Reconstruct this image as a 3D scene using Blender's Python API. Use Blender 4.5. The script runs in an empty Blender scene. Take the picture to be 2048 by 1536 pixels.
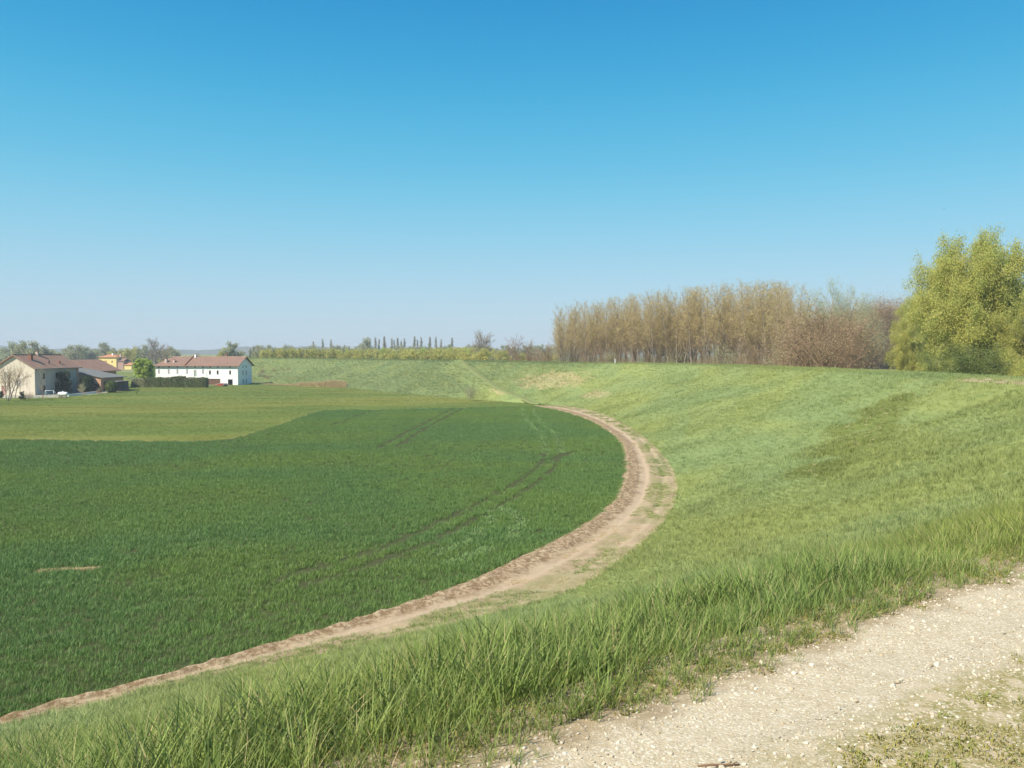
import bpy, bmesh, math, random
import numpy as np
from mathutils import Vector, Matrix

sc = bpy.context.scene
COL = sc.collection
R = math.radians

# ------------------------------------------------------------------ camera, sky, sun, exposure
F, CX, CY, HOR, EYE = 1577.0, 1024.0, 768.0, 707.0, 11.0
PITCH = math.atan((CY - HOR) / F)
cam = bpy.data.cameras.new('camera')
cam_o = bpy.data.objects.new('camera', cam)
COL.objects.link(cam_o)
sc.camera = cam_o
cam.sensor_width = 36.0
cam.lens = 36.0 * F / 2048.0
cam.clip_start = 0.05
cam.clip_end = 9000.0
cam_o.location = (0, 0, EYE)
cam_o.rotation_euler = (R(90) - PITCH, 0, 0)

SUN_AZ, SUN_EL = R(229), R(44)          # azimuth clockwise from +Y: the sun stands behind the camera, to its left
SUN_DIR = Vector((math.sin(SUN_AZ) * math.cos(SUN_EL), math.cos(SUN_AZ) * math.cos(SUN_EL), math.sin(SUN_EL)))
sun = bpy.data.lights.new('sun', 'SUN')
sun.energy = 4.6
sun.angle = R(0.53)
sun.color = (1.0, 0.93, 0.80)
sun_o = bpy.data.objects.new('sun', sun)
COL.objects.link(sun_o)
sun_o.location = (0, 0, 60)
sun_o.rotation_euler = SUN_DIR.to_track_quat('Z', 'Y').to_euler()

world = bpy.data.worlds.new('World')
sc.world = world
world.use_nodes = True
wt = world.node_tree
wbg = wt.nodes['Background']
WSTR = 0.10
wbg.inputs['Strength'].default_value = WSTR
sky = wt.nodes.new('ShaderNodeTexSky')
sky.sky_type = 'NISHITA'
sky.sun_disc = False
sky.sun_elevation = SUN_EL
sky.sun_rotation = SUN_AZ
sky.dust_density = 0.4
sky.ozone_density = 3.0
tco = wt.nodes.new('ShaderNodeTexCoord')
sep = wt.nodes.new('ShaderNodeSeparateXYZ')
wt.links.new(tco.outputs['Generated'], sep.inputs[0])
ramp = wt.nodes.new('ShaderNodeValToRGB')
wt.links.new(sep.outputs['Z'], ramp.inputs[0])
ramp.color_ramp.interpolation = 'B_SPLINE'
SKYSTOPS = [(0.0, (.33, .43, .51)), (.05, (.32, .445, .53)), (.13, (.20, .43, .55)), (.22, (.078, .365, .53)),
            (.33, (.018, .265, .48)), (.45, (.004, .17, .405)), (.7, (.002, .10, .30)), (1.0, (.002, .08, .27))]
els = ramp.color_ramp.elements
while len(els) < len(SKYSTOPS):
    els.new(0.5)
for e, (p, c) in zip(els, SKYSTOPS):
    e.position = p
    e.color = (*c, 1)
scl = wt.nodes.new('ShaderNodeVectorMath')
scl.operation = 'SCALE'
scl.inputs['Scale'].default_value = 1.0 / WSTR
wt.links.new(ramp.outputs[0], scl.inputs[0])
smix = wt.nodes.new('ShaderNodeMixRGB')
smix.inputs[0].default_value = 0.90
wt.links.new(sky.outputs[0], smix.inputs[1])
wt.links.new(scl.outputs[0], smix.inputs[2])
wt.links.new(smix.outputs[0], wbg.inputs['Color'])

vs = sc.view_settings
vs.view_transform = 'Standard'
vs.look = 'None'
vs.exposure = 0.6
vs.gamma = 1.0
vs.use_curve_mapping = False
HAZE = 0.00029
sc.cycles.max_bounces = 5
sc.cycles.diffuse_bounces = 2
sc.cycles.transmission_bounces = 4
sc.cycles.transparent_max_bounces = 6
sc.cycles.volume_bounces = 0
sc.cycles.use_denoising = True
sc.cycles.denoiser = 'OPENIMAGEDENOISE'
sc.cycles.denoising_input_passes = 'RGB_ALBEDO_NORMAL'
sc.cycles.denoising_prefilter = 'ACCURATE'

rng = np.random.default_rng(11)
random.seed(5)

# ------------------------------------------------------------------ projection helpers (used once, to survey the place)
def ray(u, v):
    x, y = (np.asarray(u, float) - CX) / F, (CY - np.asarray(v, float)) / F
    c, s = math.cos(PITCH), math.sin(PITCH)
    return np.stack([x, c + y * s, y * c - s], -1)

def gnd(u, v, z=0.0):
    d = ray(u, v)
    k = (z - EYE) / d[..., 2]
    return np.stack([d[..., 0] * k, d[..., 1] * k], -1)

def proj(P):
    P = np.asarray(P, float)
    c, s = math.cos(PITCH), math.sin(PITCH)
    dz = P[..., 2] - EYE
    fw = P[..., 1] * c - dz * s
    up = P[..., 1] * s + dz * c
    fw = np.where(np.abs(fw) < 1e-6, 1e-6, fw)
    return CX + F * P[..., 0] / fw, CY - F * up / fw, fw

def zat(v, d):
    """height of a thing seen at picture row v at distance d straight ahead"""
    k = ray(CX, v)
    return EYE + k[2] / k[1] * d

def xat(u, d):
    return (u - CX) / F * d

def in_view(P, m=0.12, ztop=2.0):
    u, v, fw = proj(P)
    return (fw > 0.5) & (u > -2048 * m) & (u < 2048 * (1 + m)) & (v < 1536 * (1 + m) + F * ztop / np.maximum(fw, .5)) & (v > -300)

# ------------------------------------------------------------------ object helpers
def tag(o, label=None, cat=None, group=None, kind=None):
    for k, v in (('label', label), ('category', cat), ('group', group), ('kind', kind)):
        if v:
            o[k] = v
    return o

def link(o, parent=None):
    COL.objects.link(o)
    if parent:
        o.parent = parent
    return o

def empty(name, loc=(0, 0, 0), rz=0.0):
    o = bpy.data.objects.new(name, None)
    o.location = loc
    o.rotation_euler = (0, 0, rz)
    o.empty_display_size = 0.2
    return link(o)

def np_mesh(name, V, faces, mats, mi=None, uv=None, smooth=False):
    """faces: list of arrays (n,3) or (n,4); mats list; mi: list of material index per faces-array (int or array)"""
    me = bpy.data.meshes.new(name)
    V = np.asarray(V, np.float32)
    faces = [np.asarray(f, np.int32).reshape(-1, f.shape[-1] if hasattr(f, 'shape') else len(f[0])) for f in faces if len(f)]
    me.vertices.add(len(V))
    me.vertices.foreach_set('co', V.ravel())
    li = np.concatenate([f.ravel() for f in faces])
    cnt = np.concatenate([np.full(len(f), f.shape[1], np.int32) for f in faces])
    st = np.concatenate([[0], np.cumsum(cnt)[:-1]]).astype(np.int32)
    me.loops.add(len(li))
    me.loops.foreach_set('vertex_index', li)
    me.polygons.add(len(cnt))
    me.polygons.foreach_set('loop_start', st)
    if mi is not None:
        m = np.concatenate([np.full(len(f), a, np.int32) if np.isscalar(a) else np.asarray(a, np.int32) for f, a in zip(faces, mi)])
        me.polygons.foreach_set('material_index', m)
    if smooth:
        me.polygons.foreach_set('use_smooth', np.ones(len(cnt), bool))
    me.update(calc_edges=True)
    if uv is not None:
        l = me.uv_layers.new(name='UVMap')
        l.data.foreach_set('uv', np.asarray(uv, np.float32)[li].ravel())
    for m in mats:
        me.materials.append(m)
    return me

def mesh_obj(name, me, parent=None, loc=None):
    o = bpy.data.objects.new(name, me)
    if loc is not None:
        o.location = loc
    return link(o, parent)

# ------------------------------------------------------------------ materials
class NT:
    def __init__(s, name):
        s.m = bpy.data.materials.new(name)
        s.m.use_nodes = True
        s.t = s.m.node_tree
        s.t.nodes.clear()
        s.out = s.n('ShaderNodeOutputMaterial')
    def n(s, typ, **kw):
        nd = s.t.nodes.new(typ)
        for k, v in kw.items():
            setattr(nd, k, v)
        return nd
    def l(s, a, b):
        s.t.links.new(a, b)
    def pos(s):
        return s.n('ShaderNodeNewGeometry').outputs['Position']
    def noise(s, vec, scale, detail=3.0, rough=0.55, dist=0.0):
        n = s.n('ShaderNodeTexNoise')
        n.inputs['Scale'].default_value = scale
        n.inputs['Detail'].default_value = detail
        n.inputs['Roughness'].default_value = rough
        n.inputs['Distortion'].default_value = dist
        s.l(vec, n.inputs['Vector'])
        return n.outputs['Fac']
    def ramp(s, fac, stops):
        r = s.n('ShaderNodeValToRGB')
        s.l(fac, r.inputs[0])
        e = r.color_ramp.elements
        while len(e) < len(stops):
            e.new(0.5)
        for el, (p, c) in zip(e, stops):
            el.position = p
            el.color = (*c, 1) if len(c) == 3 else c
        return r.outputs[0]
    def mask(s, fac, a, b):
        m = s.n('ShaderNodeMapRange')
        m.interpolation_type = 'SMOOTHSTEP'
        s.l(fac, m.inputs[0])
        m.inputs[1].default_value = a
        m.inputs[2].default_value = b
        return m.outputs[0]
    def mix(s, f, a, b, mode='MIX'):
        m = s.n('ShaderNodeMixRGB', blend_type=mode)
        for x, i in ((f, 0), (a, 1), (b, 2)):
            if isinstance(x, (int, float)):
                m.inputs[i].default_value = x if i == 0 else (x, x, x, 1)
            elif isinstance(x, tuple):
                m.inputs[i].default_value = (*x, 1)
            else:
                s.l(x, m.inputs[i])
        return m.outputs[0]
    def math(s, op, a, b=None):
        m = s.n('ShaderNodeMath', operation=op)
        for x, i in ((a, 0), (b, 1)):
            if x is None:
                continue
            if isinstance(x, (int, float)):
                m.inputs[i].default_value = x
            else:
                s.l(x, m.inputs[i])
        return m.outputs[0]
    def scalev(s, vec, v):
        m = s.n('ShaderNodeVectorMath', operation='MULTIPLY')
        s.l(vec, m.inputs[0])
        m.inputs[1].default_value = v
        return m.outputs[0]
    def spot(s, c, rad, nz=None, amp=0.0):
        """1 at world point c falling to 0 at radius rad (rad may be a tuple), roughened by nz"""
        p = s.pos()
        a = s.n('ShaderNodeVectorMath', operation='SUBTRACT')
        s.l(p, a.inputs[0])
        a.inputs[1].default_value = c
        r = rad if isinstance(rad, tuple) else (rad, rad, rad)
        q = s.scalev(a.outputs[0], tuple(1.0 / x for x in r))
        ln = s.n('ShaderNodeVectorMath', operation='LENGTH')
        s.l(q, ln.inputs[0])
        d = ln.outputs['Value']
        if nz is not None:
            d = s.math('ADD', d, s.math('MULTIPLY', s.math('SUBTRACT', nz, 0.5), amp))
        return s.mask(d, 1.0, 0.6)
    def surf(s, col, rough=0.8, spec=0.25, bump=None, bstr=0.3, bdist=0.05, trans=0.0, tcol=None, metal=0.0):
        p = s.n('ShaderNodeBsdfPrincipled')
        if isinstance(col, tuple):
            p.inputs['Base Color'].default_value = (*col, 1)
        else:
            s.l(col, p.inputs['Base Color'])
        p.inputs['Roughness'].default_value = rough
        p.inputs['Metallic'].default_value = metal
        p.inputs['Specular IOR Level'].default_value = spec
        if bump is not None:
            b = s.n('ShaderNodeBump')
            b.inputs['Strength'].default_value = bstr
            b.inputs['Distance'].default_value = bdist
            s.l(bump, b.inputs['Height'])
            s.l(b.outputs[0], p.inputs['Normal'])
        o = p.outputs[0]
        if trans > 0:
            t = s.n('ShaderNodeBsdfTranslucent')
            c = col if tcol is None else tcol
            if isinstance(c, tuple):
                t.inputs[0].default_value = (*c, 1)
            else:
                s.l(c, t.inputs[0])
            x = s.n('ShaderNodeMixShader')
            x.inputs[0].default_value = trans
            s.l(o, x.inputs[1])
            s.l(t.outputs[0], x.inputs[2])
            o = x.outputs[0]
        s.l(o, s.out.inputs['Surface'])
        return s.m

def plain(name, col, rough=0.8, spec=0.25, var=0.12, scale=1.5, metal=0.0):
    t = NT(name)
    n = t.noise(t.pos(), scale, 4)
    c = t.mix(n, tuple(x * (1 - var) for x in col), tuple(min(1, x * (1 + var)) for x in col))
    return t.surf(c, rough, spec, metal=metal)

# survey of the special patches on the dike, in world metres
P_DRY1 = (2.0, 178.0, 4.2)
P_STRAW = [(24.0, 52.0, 0)]

def grass_cols(t, yellow, blue, olive, straw, vary=True, far_dry=True, drys=0.0):
    """grass colour of the dike: broad yellow-green and blue-green drifts, olive tussocks, dead straw in places"""
    p = t.pos()
    warp = t.scalev(p, (1.0, 0.55, 1.6))
    n1 = t.noise(warp, 0.075, 3, 0.5, 0.6)
    n2 = t.noise(warp, 0.33, 4, 0.6)
    n3 = t.noise(p, 1.7, 3, 0.6)
    c = t.mix(t.mask(n1, 0.34, 0.70), yellow, blue)
    c = t.mix(t.math('MULTIPLY', t.mask(n2, 0.55, 0.72), 0.55), c, blue)
    c = t.mix(t.math('MULTIPLY', t.mask(n2, 0.42, 0.28), 0.6), c, yellow)
    # past the ramp the grass colour is mixed to a duller, bluer green
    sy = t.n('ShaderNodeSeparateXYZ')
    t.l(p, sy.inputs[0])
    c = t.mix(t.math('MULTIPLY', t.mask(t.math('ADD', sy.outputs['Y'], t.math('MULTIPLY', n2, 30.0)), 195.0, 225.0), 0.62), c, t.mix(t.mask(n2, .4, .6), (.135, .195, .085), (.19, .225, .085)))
    # the darker olive tussocks on the slope, and the dead straw among them
    s = None
    for q, rr_ in (((33.0, 69.0, 6.4), (3.6, 5.0, 2.0)), ((29.0, 64.0, 5.3), (4.2, 5.2, 2.4)), ((25.0, 58.0, 4.4), (4.6, 5.4, 2.3)), ((20.8, 52.0, 3.5), (3.6, 4.6, 1.7))):
        k = t.spot(q, rr_, n2, 2.4)
        s = k if s is None else t.math('MAXIMUM', s, k)
    c = t.mix(t.math('MULTIPLY', s, 0.85), c, olive)
    c = t.mix(t.math('MULTIPLY', t.mask(n3, 0.60, 0.68), t.math('MULTIPLY', s, 0.8)), c, straw)
    d1 = t.spot((9.0, 188.0, 4.7), (13.0, 15.0, 2.5), n2, 1.6)
    d2 = t.spot((18.5, 168.0, 2.0), (4.0, 9.0, 1.3), n2, 1.2)
    d3 = t.spot((-4.0, 182.0, 2.2), (5.0, 12.0, 1.0), n2, 1.2)
    d = t.math('MAXIMUM', t.math('MAXIMUM', d1, d2), d3)
    c = t.mix(t.math('MULTIPLY', d, t.mask(n3, 0.42, 0.56)), c, straw)
    if drys > 0:
        c = t.mix(t.math('MULTIPLY', t.mask(n3, 0.66, 0.76), drys), c, straw)
    if vary:
        oi = t.n('ShaderNodeObjectInfo')
        k = t.math('ADD', t.math('MULTIPLY', oi.outputs['Random'], 0.36), 0.84)
        c = t.mix(1.0, c, k, 'MULTIPLY')
    return c

YEL, BLU, OLV, STR = (.325, .365, .11), (.27, .34, .125), (.195, .23, .05), (.52, .42, .22)

def m_dike_ground():
    t = NT('dike_turf')
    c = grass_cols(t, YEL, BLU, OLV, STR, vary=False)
    p = t.pos()
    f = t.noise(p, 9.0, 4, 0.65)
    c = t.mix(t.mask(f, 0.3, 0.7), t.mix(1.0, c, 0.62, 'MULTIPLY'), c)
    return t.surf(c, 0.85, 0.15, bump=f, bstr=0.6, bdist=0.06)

def m_blade(name, yellow, blue, olive, straw, trans=0.3, drys=0.0, root=0.75):
    t = NT(name)
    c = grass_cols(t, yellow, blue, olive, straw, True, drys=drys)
    # blades are paler towards the tip; a few are dead
    uv = t.n('ShaderNodeUVMap')
    sp = t.n('ShaderNodeSeparateXYZ')
    t.l(uv.outputs[0], sp.inputs[0])
    k = t.math('ADD', t.math('MULTIPLY', sp.outputs['X'], 0.5), 0.75)
    c = t.mix(1.0, c, k, 'MULTIPLY')
    dead = t.mask(sp.outputs['X'], 0.93, 0.95)
    c = t.mix(t.math('MULTIPLY', dead, 0.8), c, straw)
    return t.surf(c, 0.55, 0.3, trans=trans)

M = {}
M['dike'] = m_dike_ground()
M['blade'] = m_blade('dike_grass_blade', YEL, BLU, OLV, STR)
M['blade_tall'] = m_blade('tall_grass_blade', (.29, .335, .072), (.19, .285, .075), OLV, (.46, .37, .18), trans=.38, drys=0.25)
M['blade_dry'] = plain('dry_blade', (.50, .39, .20), 0.8, 0.2, 0.25, 6)

def m_meadow(name, blade):
    t = NT(name)
    p = t.pos()
    w = t.scalev(p, (0.35, 1.0, 1.0))
    n1 = t.noise(w, 0.045, 4, 0.55, 0.4)
    n2 = t.noise(w, 0.5, 4, 0.65)
    c = t.mix(t.mask(n1, 0.36, 0.62), (.245, .26, .06), (.17, .225, .05))
    c = t.mix(t.math('MULTIPLY', t.mask(n2, 0.56, 0.7), 0.6), c, (.30, .265, .085))
    c = t.mix(t.math('MULTIPLY', t.mask(n2, 0.40, 0.28), 0.6), c, (.135, .19, .042))
    if blade:
        oi = t.n('ShaderNodeObjectInfo')
        c = t.mix(1.0, c, t.math('ADD', t.math('MULTIPLY', oi.outputs['Random'], 0.5), 0.75), 'MULTIPLY')
        return t.surf(c, 0.6, 0.25, trans=0.25)
    f = t.noise(p, 6.0, 4, 0.7)
    c = t.mix(t.mask(f, 0.3, 0.7), t.mix(1.0, c, 0.7, 'MULTIPLY'), c)
    # beyond the meadow: strips of ploughed soil and pale stubble far off
    sx = t.n('ShaderNodeSeparateXYZ')
    t.l(p, sx.inputs[0])
    far = t.mask(sx.outputs['Y'], 420.0, 560.0)
    n4 = t.noise(t.scalev(p, (0.4, 1.6, 1)), 0.012, 2, 0.5)
    fc = t.ramp(n4, [(.35, (.12, .17, .05)), (.47, (.20, .23, .07)), (.52, (.36, .31, .19)), (.60, (.17, .22, .06))])
    c = t.mix(far, c, fc)
    return t.surf(c, 0.9, 0.1, bump=f, bstr=0.5, bdist=0.05)
M['meadow'] = m_meadow('meadow_turf', False)
M['meadow_blade'] = m_meadow('meadow_blade', True)

def m_wheat():
    t = NT('wheat_blade')
    p = t.pos()
    n1 = t.noise(t.scalev(p, (.6, 1, 1)), 0.05, 3, 0.5, 0.5)
    n2 = t.noise(p, 0.4, 4, 0.6)
    c = t.mix(t.mask(n1, 0.38, 0.64), (.145, .262, .07), (.19, .288, .06))
    c = t.mix(t.math('MULTIPLY', t.mask(n2, 0.60, 0.74), 0.5), c, (.19, .26, .06))
    oi = t.n('ShaderNodeObjectInfo')
    c = t.mix(1.0, c, t.math('ADD', t.math('MULTIPLY', oi.outputs['Random'], 0.28), 0.86), 'MULTIPLY')
    return t.surf(c, 0.5, 0.35, trans=0.28)
M['wheat'] = m_wheat()
M['wheat_pale'] = plain('flattened_wheat_blade', (.19, .305, .09), 0.6, 0.3, 0.2, 3)
M['soil'] = plain('field_soil', (.075, .085, .035), 0.95, 0.05, 0.4, 3)

def m_dirt():
    t = NT('bare_margin_earth')
    p = t.pos()
    n1 = t.noise(p, 0.5, 4, 0.6)
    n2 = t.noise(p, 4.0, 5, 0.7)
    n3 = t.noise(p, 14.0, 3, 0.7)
    c = t.mix(t.mask(n1, .35, .65), (.40, .295, .185), (.49, .375, .235))
    uv = t.n('ShaderNodeUVMap')
    sp = t.n('ShaderNodeSeparateXYZ')
    t.l(uv.outputs[0], sp.inputs[0])
    f = t.math('ADD', sp.outputs['Y'], t.math('MULTIPLY', t.math('SUBTRACT', n1, .5), .25))
    clodb = t.mask(f, .36, .26)                     # the ploughed, cloddy band next to the crop
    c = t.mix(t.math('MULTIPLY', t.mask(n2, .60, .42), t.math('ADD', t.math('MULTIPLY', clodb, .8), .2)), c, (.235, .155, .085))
    wheel = t.math('MAXIMUM', t.math('MULTIPLY', t.mask(f, .32, .40), t.mask(f, .52, .44)), t.math('MULTIPLY', t.mask(f, .66, .72), t.mask(f, .82, .76)))
    c = t.mix(t.math('MULTIPLY', wheel, .7), c, (.53, .40, .27))
    grs = t.math('MULTIPLY', t.math('MULTIPLY', t.mask(f, .46, .56), t.mask(f, .95, .84)), t.mask(t.noise(t.scalev(p, (1, 1, 0)), .22, 3, .6), .46, .56))
    c = t.mix(t.math('MULTIPLY', t.math('MULTIPLY', grs, t.mask(n3, .35, .6)), .75), c, (.235, .25, .085))
    c = t.mix(t.math('MULTIPLY', t.mask(f, .86, .97), .8), c, (.57, .465, .27))
    c = t.mix(t.math('MULTIPLY', t.mask(n3, .58, .70), 0.5), c, (.60, .49, .31))
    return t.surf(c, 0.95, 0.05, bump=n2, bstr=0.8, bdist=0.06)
M['dirt'] = m_dirt()

def m_path():
    """gravel track: uv = (metres along, metres across from the toe of the dike)"""
    t = NT('gravel_track')
    p = t.pos()
    uv = t.n('ShaderNodeUVMap')
    sp = t.n('ShaderNodeSeparateXYZ')
    t.l(uv.outputs[0], sp.inputs[0])
    n0 = t.noise(p, 1.6, 4, 0.65)
    n1 = t.noise(p, 7.0, 4, 0.6)
    n2 = t.noise(p, 38.0, 3, 0.6)
    v = t.n('ShaderNodeTexVoronoi')
    v.inputs['Scale'].default_value = 95.0
    t.l(p, v.inputs['Vector'])
    x = t.math('ADD', sp.outputs['Y'], t.math('MULTIPLY', t.math('SUBTRACT', n0, 0.5), 0.75))
    x = t.math('ADD', x, t.math('MULTIPLY', t.math('SUBTRACT', n1, 0.5), 0.35))
    grav = t.mix(t.mask(n1, .35, .65), (.49, .405, .265), (.55, .46, .31))
    sh = t.n('ShaderNodeSeparateXYZ')
    t.l(v.outputs['Color'], sh.inputs[0])
    grav = t.mix(t.math('MULTIPLY', t.mask(sh.outputs['X'], .72, .9), .8), grav, (.68, .615, .475))
    grav = t.mix(t.math('MULTIPLY', t.mask(sh.outputs['Y'], .80, .95), .55), grav, (.31, .25, .16))
    sh0n = t.n('ShaderNodeSeparateXYZ')
    t.l(v.outputs['Color'], sh0n.inputs[0])
    sh0 = sh0n.outputs['Z']
    soil = t.mix(n1, (.27, .20, .115), (.46, .36, .22))
    soil = t.mix(t.mask(n2, .58, .70), soil, (.58, .49, .33))
    moss = t.mix(t.mask(n2, .4, .6), (.27, .235, .09), (.38, .31, .15))
    moss = t.mix(t.mask(n1, .50, .62), moss, (.49, .395, .25))
    moss = t.mix(t.math('MULTIPLY', t.mask(sh0, .80, .92), .7), moss, (.62, .55, .41))
    a = PATH_T
    c = t.mix(t.mask(x, a - .06, a + .20), soil, grav)
    c = t.mix(t.mask(x, a + .60, a + .86), c, moss)
    c = t.mix(t.mask(x, a + 2.0, a + 2.2), c, grav)
    c = t.mix(t.mask(x, a + 2.9, a + 3.1), c, soil)
    h = t.math('ADD', t.math('MULTIPLY', v.outputs['Distance'], -0.7), n2)
    return t.surf(c, 0.9, 0.12, bump=h, bstr=0.35, bdist=0.010)

# ------------------------------------------------------------------ the line of the dike's toe
def catmull(P, step):
    P = np.asarray(P, float)
    out = []
    Q = np.vstack([2 * P[0] - P[1], P, 2 * P[-1] - P[-2]])
    for i in range(1, len(Q) - 2):
        a, b, c, d = Q[i - 1:i + 3]
        n = max(2, int(np.linalg.norm(c - b) / step))
        t = np.linspace(0, 1, n, endpoint=False)[:, None]
        t0, t1, t2, t3 = 0., np.linalg.norm(b - a) ** .5, 0, 0
        t2 = t1 + np.linalg.norm(c - b) ** .5
        t3 = t2 + np.linalg.norm(d - c) ** .5
        s = t1 + t * (t2 - t1)
        A1 = (t1 - s) / (t1 - t0) * a + (s - t0) / (t1 - t0) * b
        A2 = (t2 - s) / (t2 - t1) * b + (s - t1) / (t2 - t1) * c
        A3 = (t3 - s) / (t3 - t2) * c + (s - t2) / (t3 - t2) * d
        B1 = (t2 - s) / (t2 - t0) * A1 + (s - t0) / (t2 - t0) * A2
        B2 = (t3 - s) / (t3 - t1) * A2 + (s - t1) / (t3 - t1) * A3
        out.append((t2 - s) / (t2 - t1) * B1 + (s - t1) / (t2 - t1) * B2)
    out.append(P[-1:])
    return np.vstack(out)

def resample(P, step):
    d = np.concatenate([[0], np.cumsum(np.linalg.norm(np.diff(P, axis=0), axis=1))])
    n = int(d[-1] / step)
    s = np.linspace(0, d[-1], n + 1)
    return np.stack([np.interp(s, d, P[:, 0]), np.interp(s, d, P[:, 1])], -1)

def smooth(P, sig):
    r = int(3 * sig)
    k = np.exp(-0.5 * (np.arange(-r, r + 1) / sig) ** 2)
    k /= k.sum()
    Q = np.vstack([2 * P[0] - P[r:0:-1], P, 2 * P[-1] - P[-2:-r - 2:-1]])
    return np.stack([np.convolve(Q[:, i], k, 'valid') for i in (0, 1)], -1)

toe_px = [(1143, 1190), (1200, 1153), (1258, 1104), (1304, 1067), (1330, 1035), (1342, 1009), (1348, 972), (1342, 943), (1318, 909), (1287, 877),
          (1258, 857), (1215, 834), (1172, 820), (1115, 811), (1040, 805), (960, 800), (850, 791), (760, 783), (690, 776), (600, 770), (510, 766)]
toe_w = gnd(*np.array(toe_px, float).T)
toe_pts = np.vstack([toe_w[0] + np.array([[-.815, -.58]]) * np.array([[120], [80], [50], [25], [10]]), toe_w,
                     [(-125, 303), (-155, 326), (-178, 366), (-192, 425), (-212, 520), (-242, 650), (-300, 800), (-400, 1000), (-560, 1250)]])
TS = 0.5
TOE = smooth(resample(catmull(toe_pts, 0.5), TS), 7)
TOE = resample(TOE, TS)
TAN = np.gradient(TOE, axis=0)
TAN /= np.linalg.norm(TAN, axis=1)[:, None]
TAN = smooth(TAN, 8)
TAN /= np.linalg.norm(TAN, axis=1)[:, None]
NRM = np.stack([TAN[:, 1], -TAN[:, 0]], -1)       # outward: right-hand side of the walk along the toe
SLEN = (len(TOE) - 1) * TS

def toe_at(s):
    i = np.clip(np.asarray(s) / TS, 0, len(TOE) - 1.001)
    a = i.astype(int)
    f = (i - a)[..., None]
    n = NRM[a] * (1 - f) + NRM[a + 1] * f
    return TOE[a] * (1 - f) + TOE[a + 1] * f, n

def st_of(P):
    P = np.atleast_2d(np.asarray(P, float))
    S, T = np.empty(len(P)), np.empty(len(P))
    for a in range(0, len(P), 400):
        q = P[a:a + 400]
        d = ((q[:, None, :] - TOE[None]) ** 2).sum(-1)
        i = d.argmin(1)
        S[a:a + 400] = i * TS
        T[a:a + 400] = ((q - TOE[i]) * NRM[i]).sum(-1)
    return S, T

S_CAM, T_CAM = [x[0] for x in st_of([(0, 0)])]
PATH_T = T_CAM - 2.55          # inner edge of the light wheel track
T_SH = T_CAM - 3.0             # where the slope begins
T_OUT = T_SH + 5.6             # outer edge of the crest

def bumps(x, y):
    return (0.10 * np.sin(x * .21 + 1.3 * np.sin(y * .13)) * np.cos(y * .17 + .8) + 0.06 * np.sin(x * .53 + y * .41 + 2)
            + 0.035 * np.sin(x * 1.13 - y * .87) + 0.02 * np.sin(x * 2.3 + 1.7 * y + np.sin(x)))

def crest_z(s):
    return np.interp(s, [S_CAM - 30, S_CAM + 22, S_CAM + 60, S_CAM + 150, S_CAM + 300, S_CAM + 380, S_CAM + 700, SLEN],
                     [9.4, 9.4, 8.85, 8.7, 8.8, 9.5, 9.5, 9.5])

def sst(x):
    x = np.clip(x, 0, 1)
    return x * x * (3 - 2 * x)

RAMP_SA = float(st_of(gnd(np.array([1072.]), np.array([807.])))[0][0])
RAMP_SB = float(st_of(gnd(np.array([872.]), np.array([722.]), 8.8))[0][0])
def ramp_t(s):
    return T_SH * np.clip((s - RAMP_SA) / (RAMP_SB - RAMP_SA), -.2, 1.02)
def base_prof(u):
    return u - 0.05 * np.sin(np.pi * u)
def dike_z(s, t, x, y):
    cz = crest_z(s)
    u = np.clip(t / T_SH, -1, 1)
    up = np.where(u < 0, 0, u)
    prof = base_prof(up)
    z = cz * prof
    # rounded shoulder
    z = np.where((t > T_SH - 1.6) & (t < T_SH + 1.0), z - 0.10 * np.exp(-((t - T_SH) / .8) ** 2), z)
    o = (t - T_OUT) / 9.0
    z = np.where(t > T_OUT, cz + (4.6 - cz) * sst(np.clip(o, 0, 1)), z)
    w = sst(np.clip(t / 2.5, 0, 1)) * sst(np.clip((T_SH - .3 - t) / 2.0, 0, 1))
    z = z + bumps(x, y) * w * 1.1
    # the grassy ramp that climbs the far slope: a level bench along a slanting line
    tr = ramp_t(s)
    rz = cz * base_prof(np.clip(tr / T_SH, 0, 1)) + .25
    on = (s > RAMP_SA - 6) & (s < RAMP_SB + 4) & (t < T_SH)
    below = np.maximum(0, (tr - t) - 2.2)
    z = np.where(on & (t <= tr + .4), np.maximum(z, rz - below * 0.75), z)
    return z

def dike_pts(s, t):
    p, n = toe_at(s)
    xy = p + n * np.asarray(t)[..., None]
    z = dike_z(s, t, xy[..., 0], xy[..., 1])
    return np.concatenate([xy, z[..., None]], -1)

# the slope is shorter on the far side, so t is squeezed there: find crest from the picture once, keep simple profile
def grid_faces(nu, nv):
    i = np.arange(nu - 1)[:, None] * nv + np.arange(nv - 1)[None]
    i = i.ravel()
    return np.stack([i, i + nv, i + nv + 1, i + 1], -1)

def s_steps():
    a = np.arange(0, S_CAM - 25, 3.0)
    b = np.arange(S_CAM - 25, S_CAM + 25, 0.35)
    c = np.arange(S_CAM + 25, S_CAM + 190, 1.0)
    d = np.arange(S_CAM + 190, S_CAM + 340, 2.0)
    e = np.arange(S_CAM + 340, SLEN, 8.0)
    return np.concatenate([a, b, c, d, e])
SS = s_steps()
TT = np.concatenate([[-1.2, -.6], np.linspace(0, T_SH - 2, 44), np.linspace(T_SH - 1.7, T_SH + 1, 12), np.linspace(T_SH + 1.6, T_OUT, 8), np.linspace(T_OUT + 1, T_OUT + 10, 8)])
sg, tg = np.meshgrid(SS, TT, indexing='ij')
DP = dike_pts(sg, tg)
DP[..., 2] -= np.where((tg > PATH_T - .6) & (tg < PATH_T + 3.3), .16, 0)
DP[:, 0, 2] = -0.6
DP[:, 1, 2] = -0.05
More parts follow.
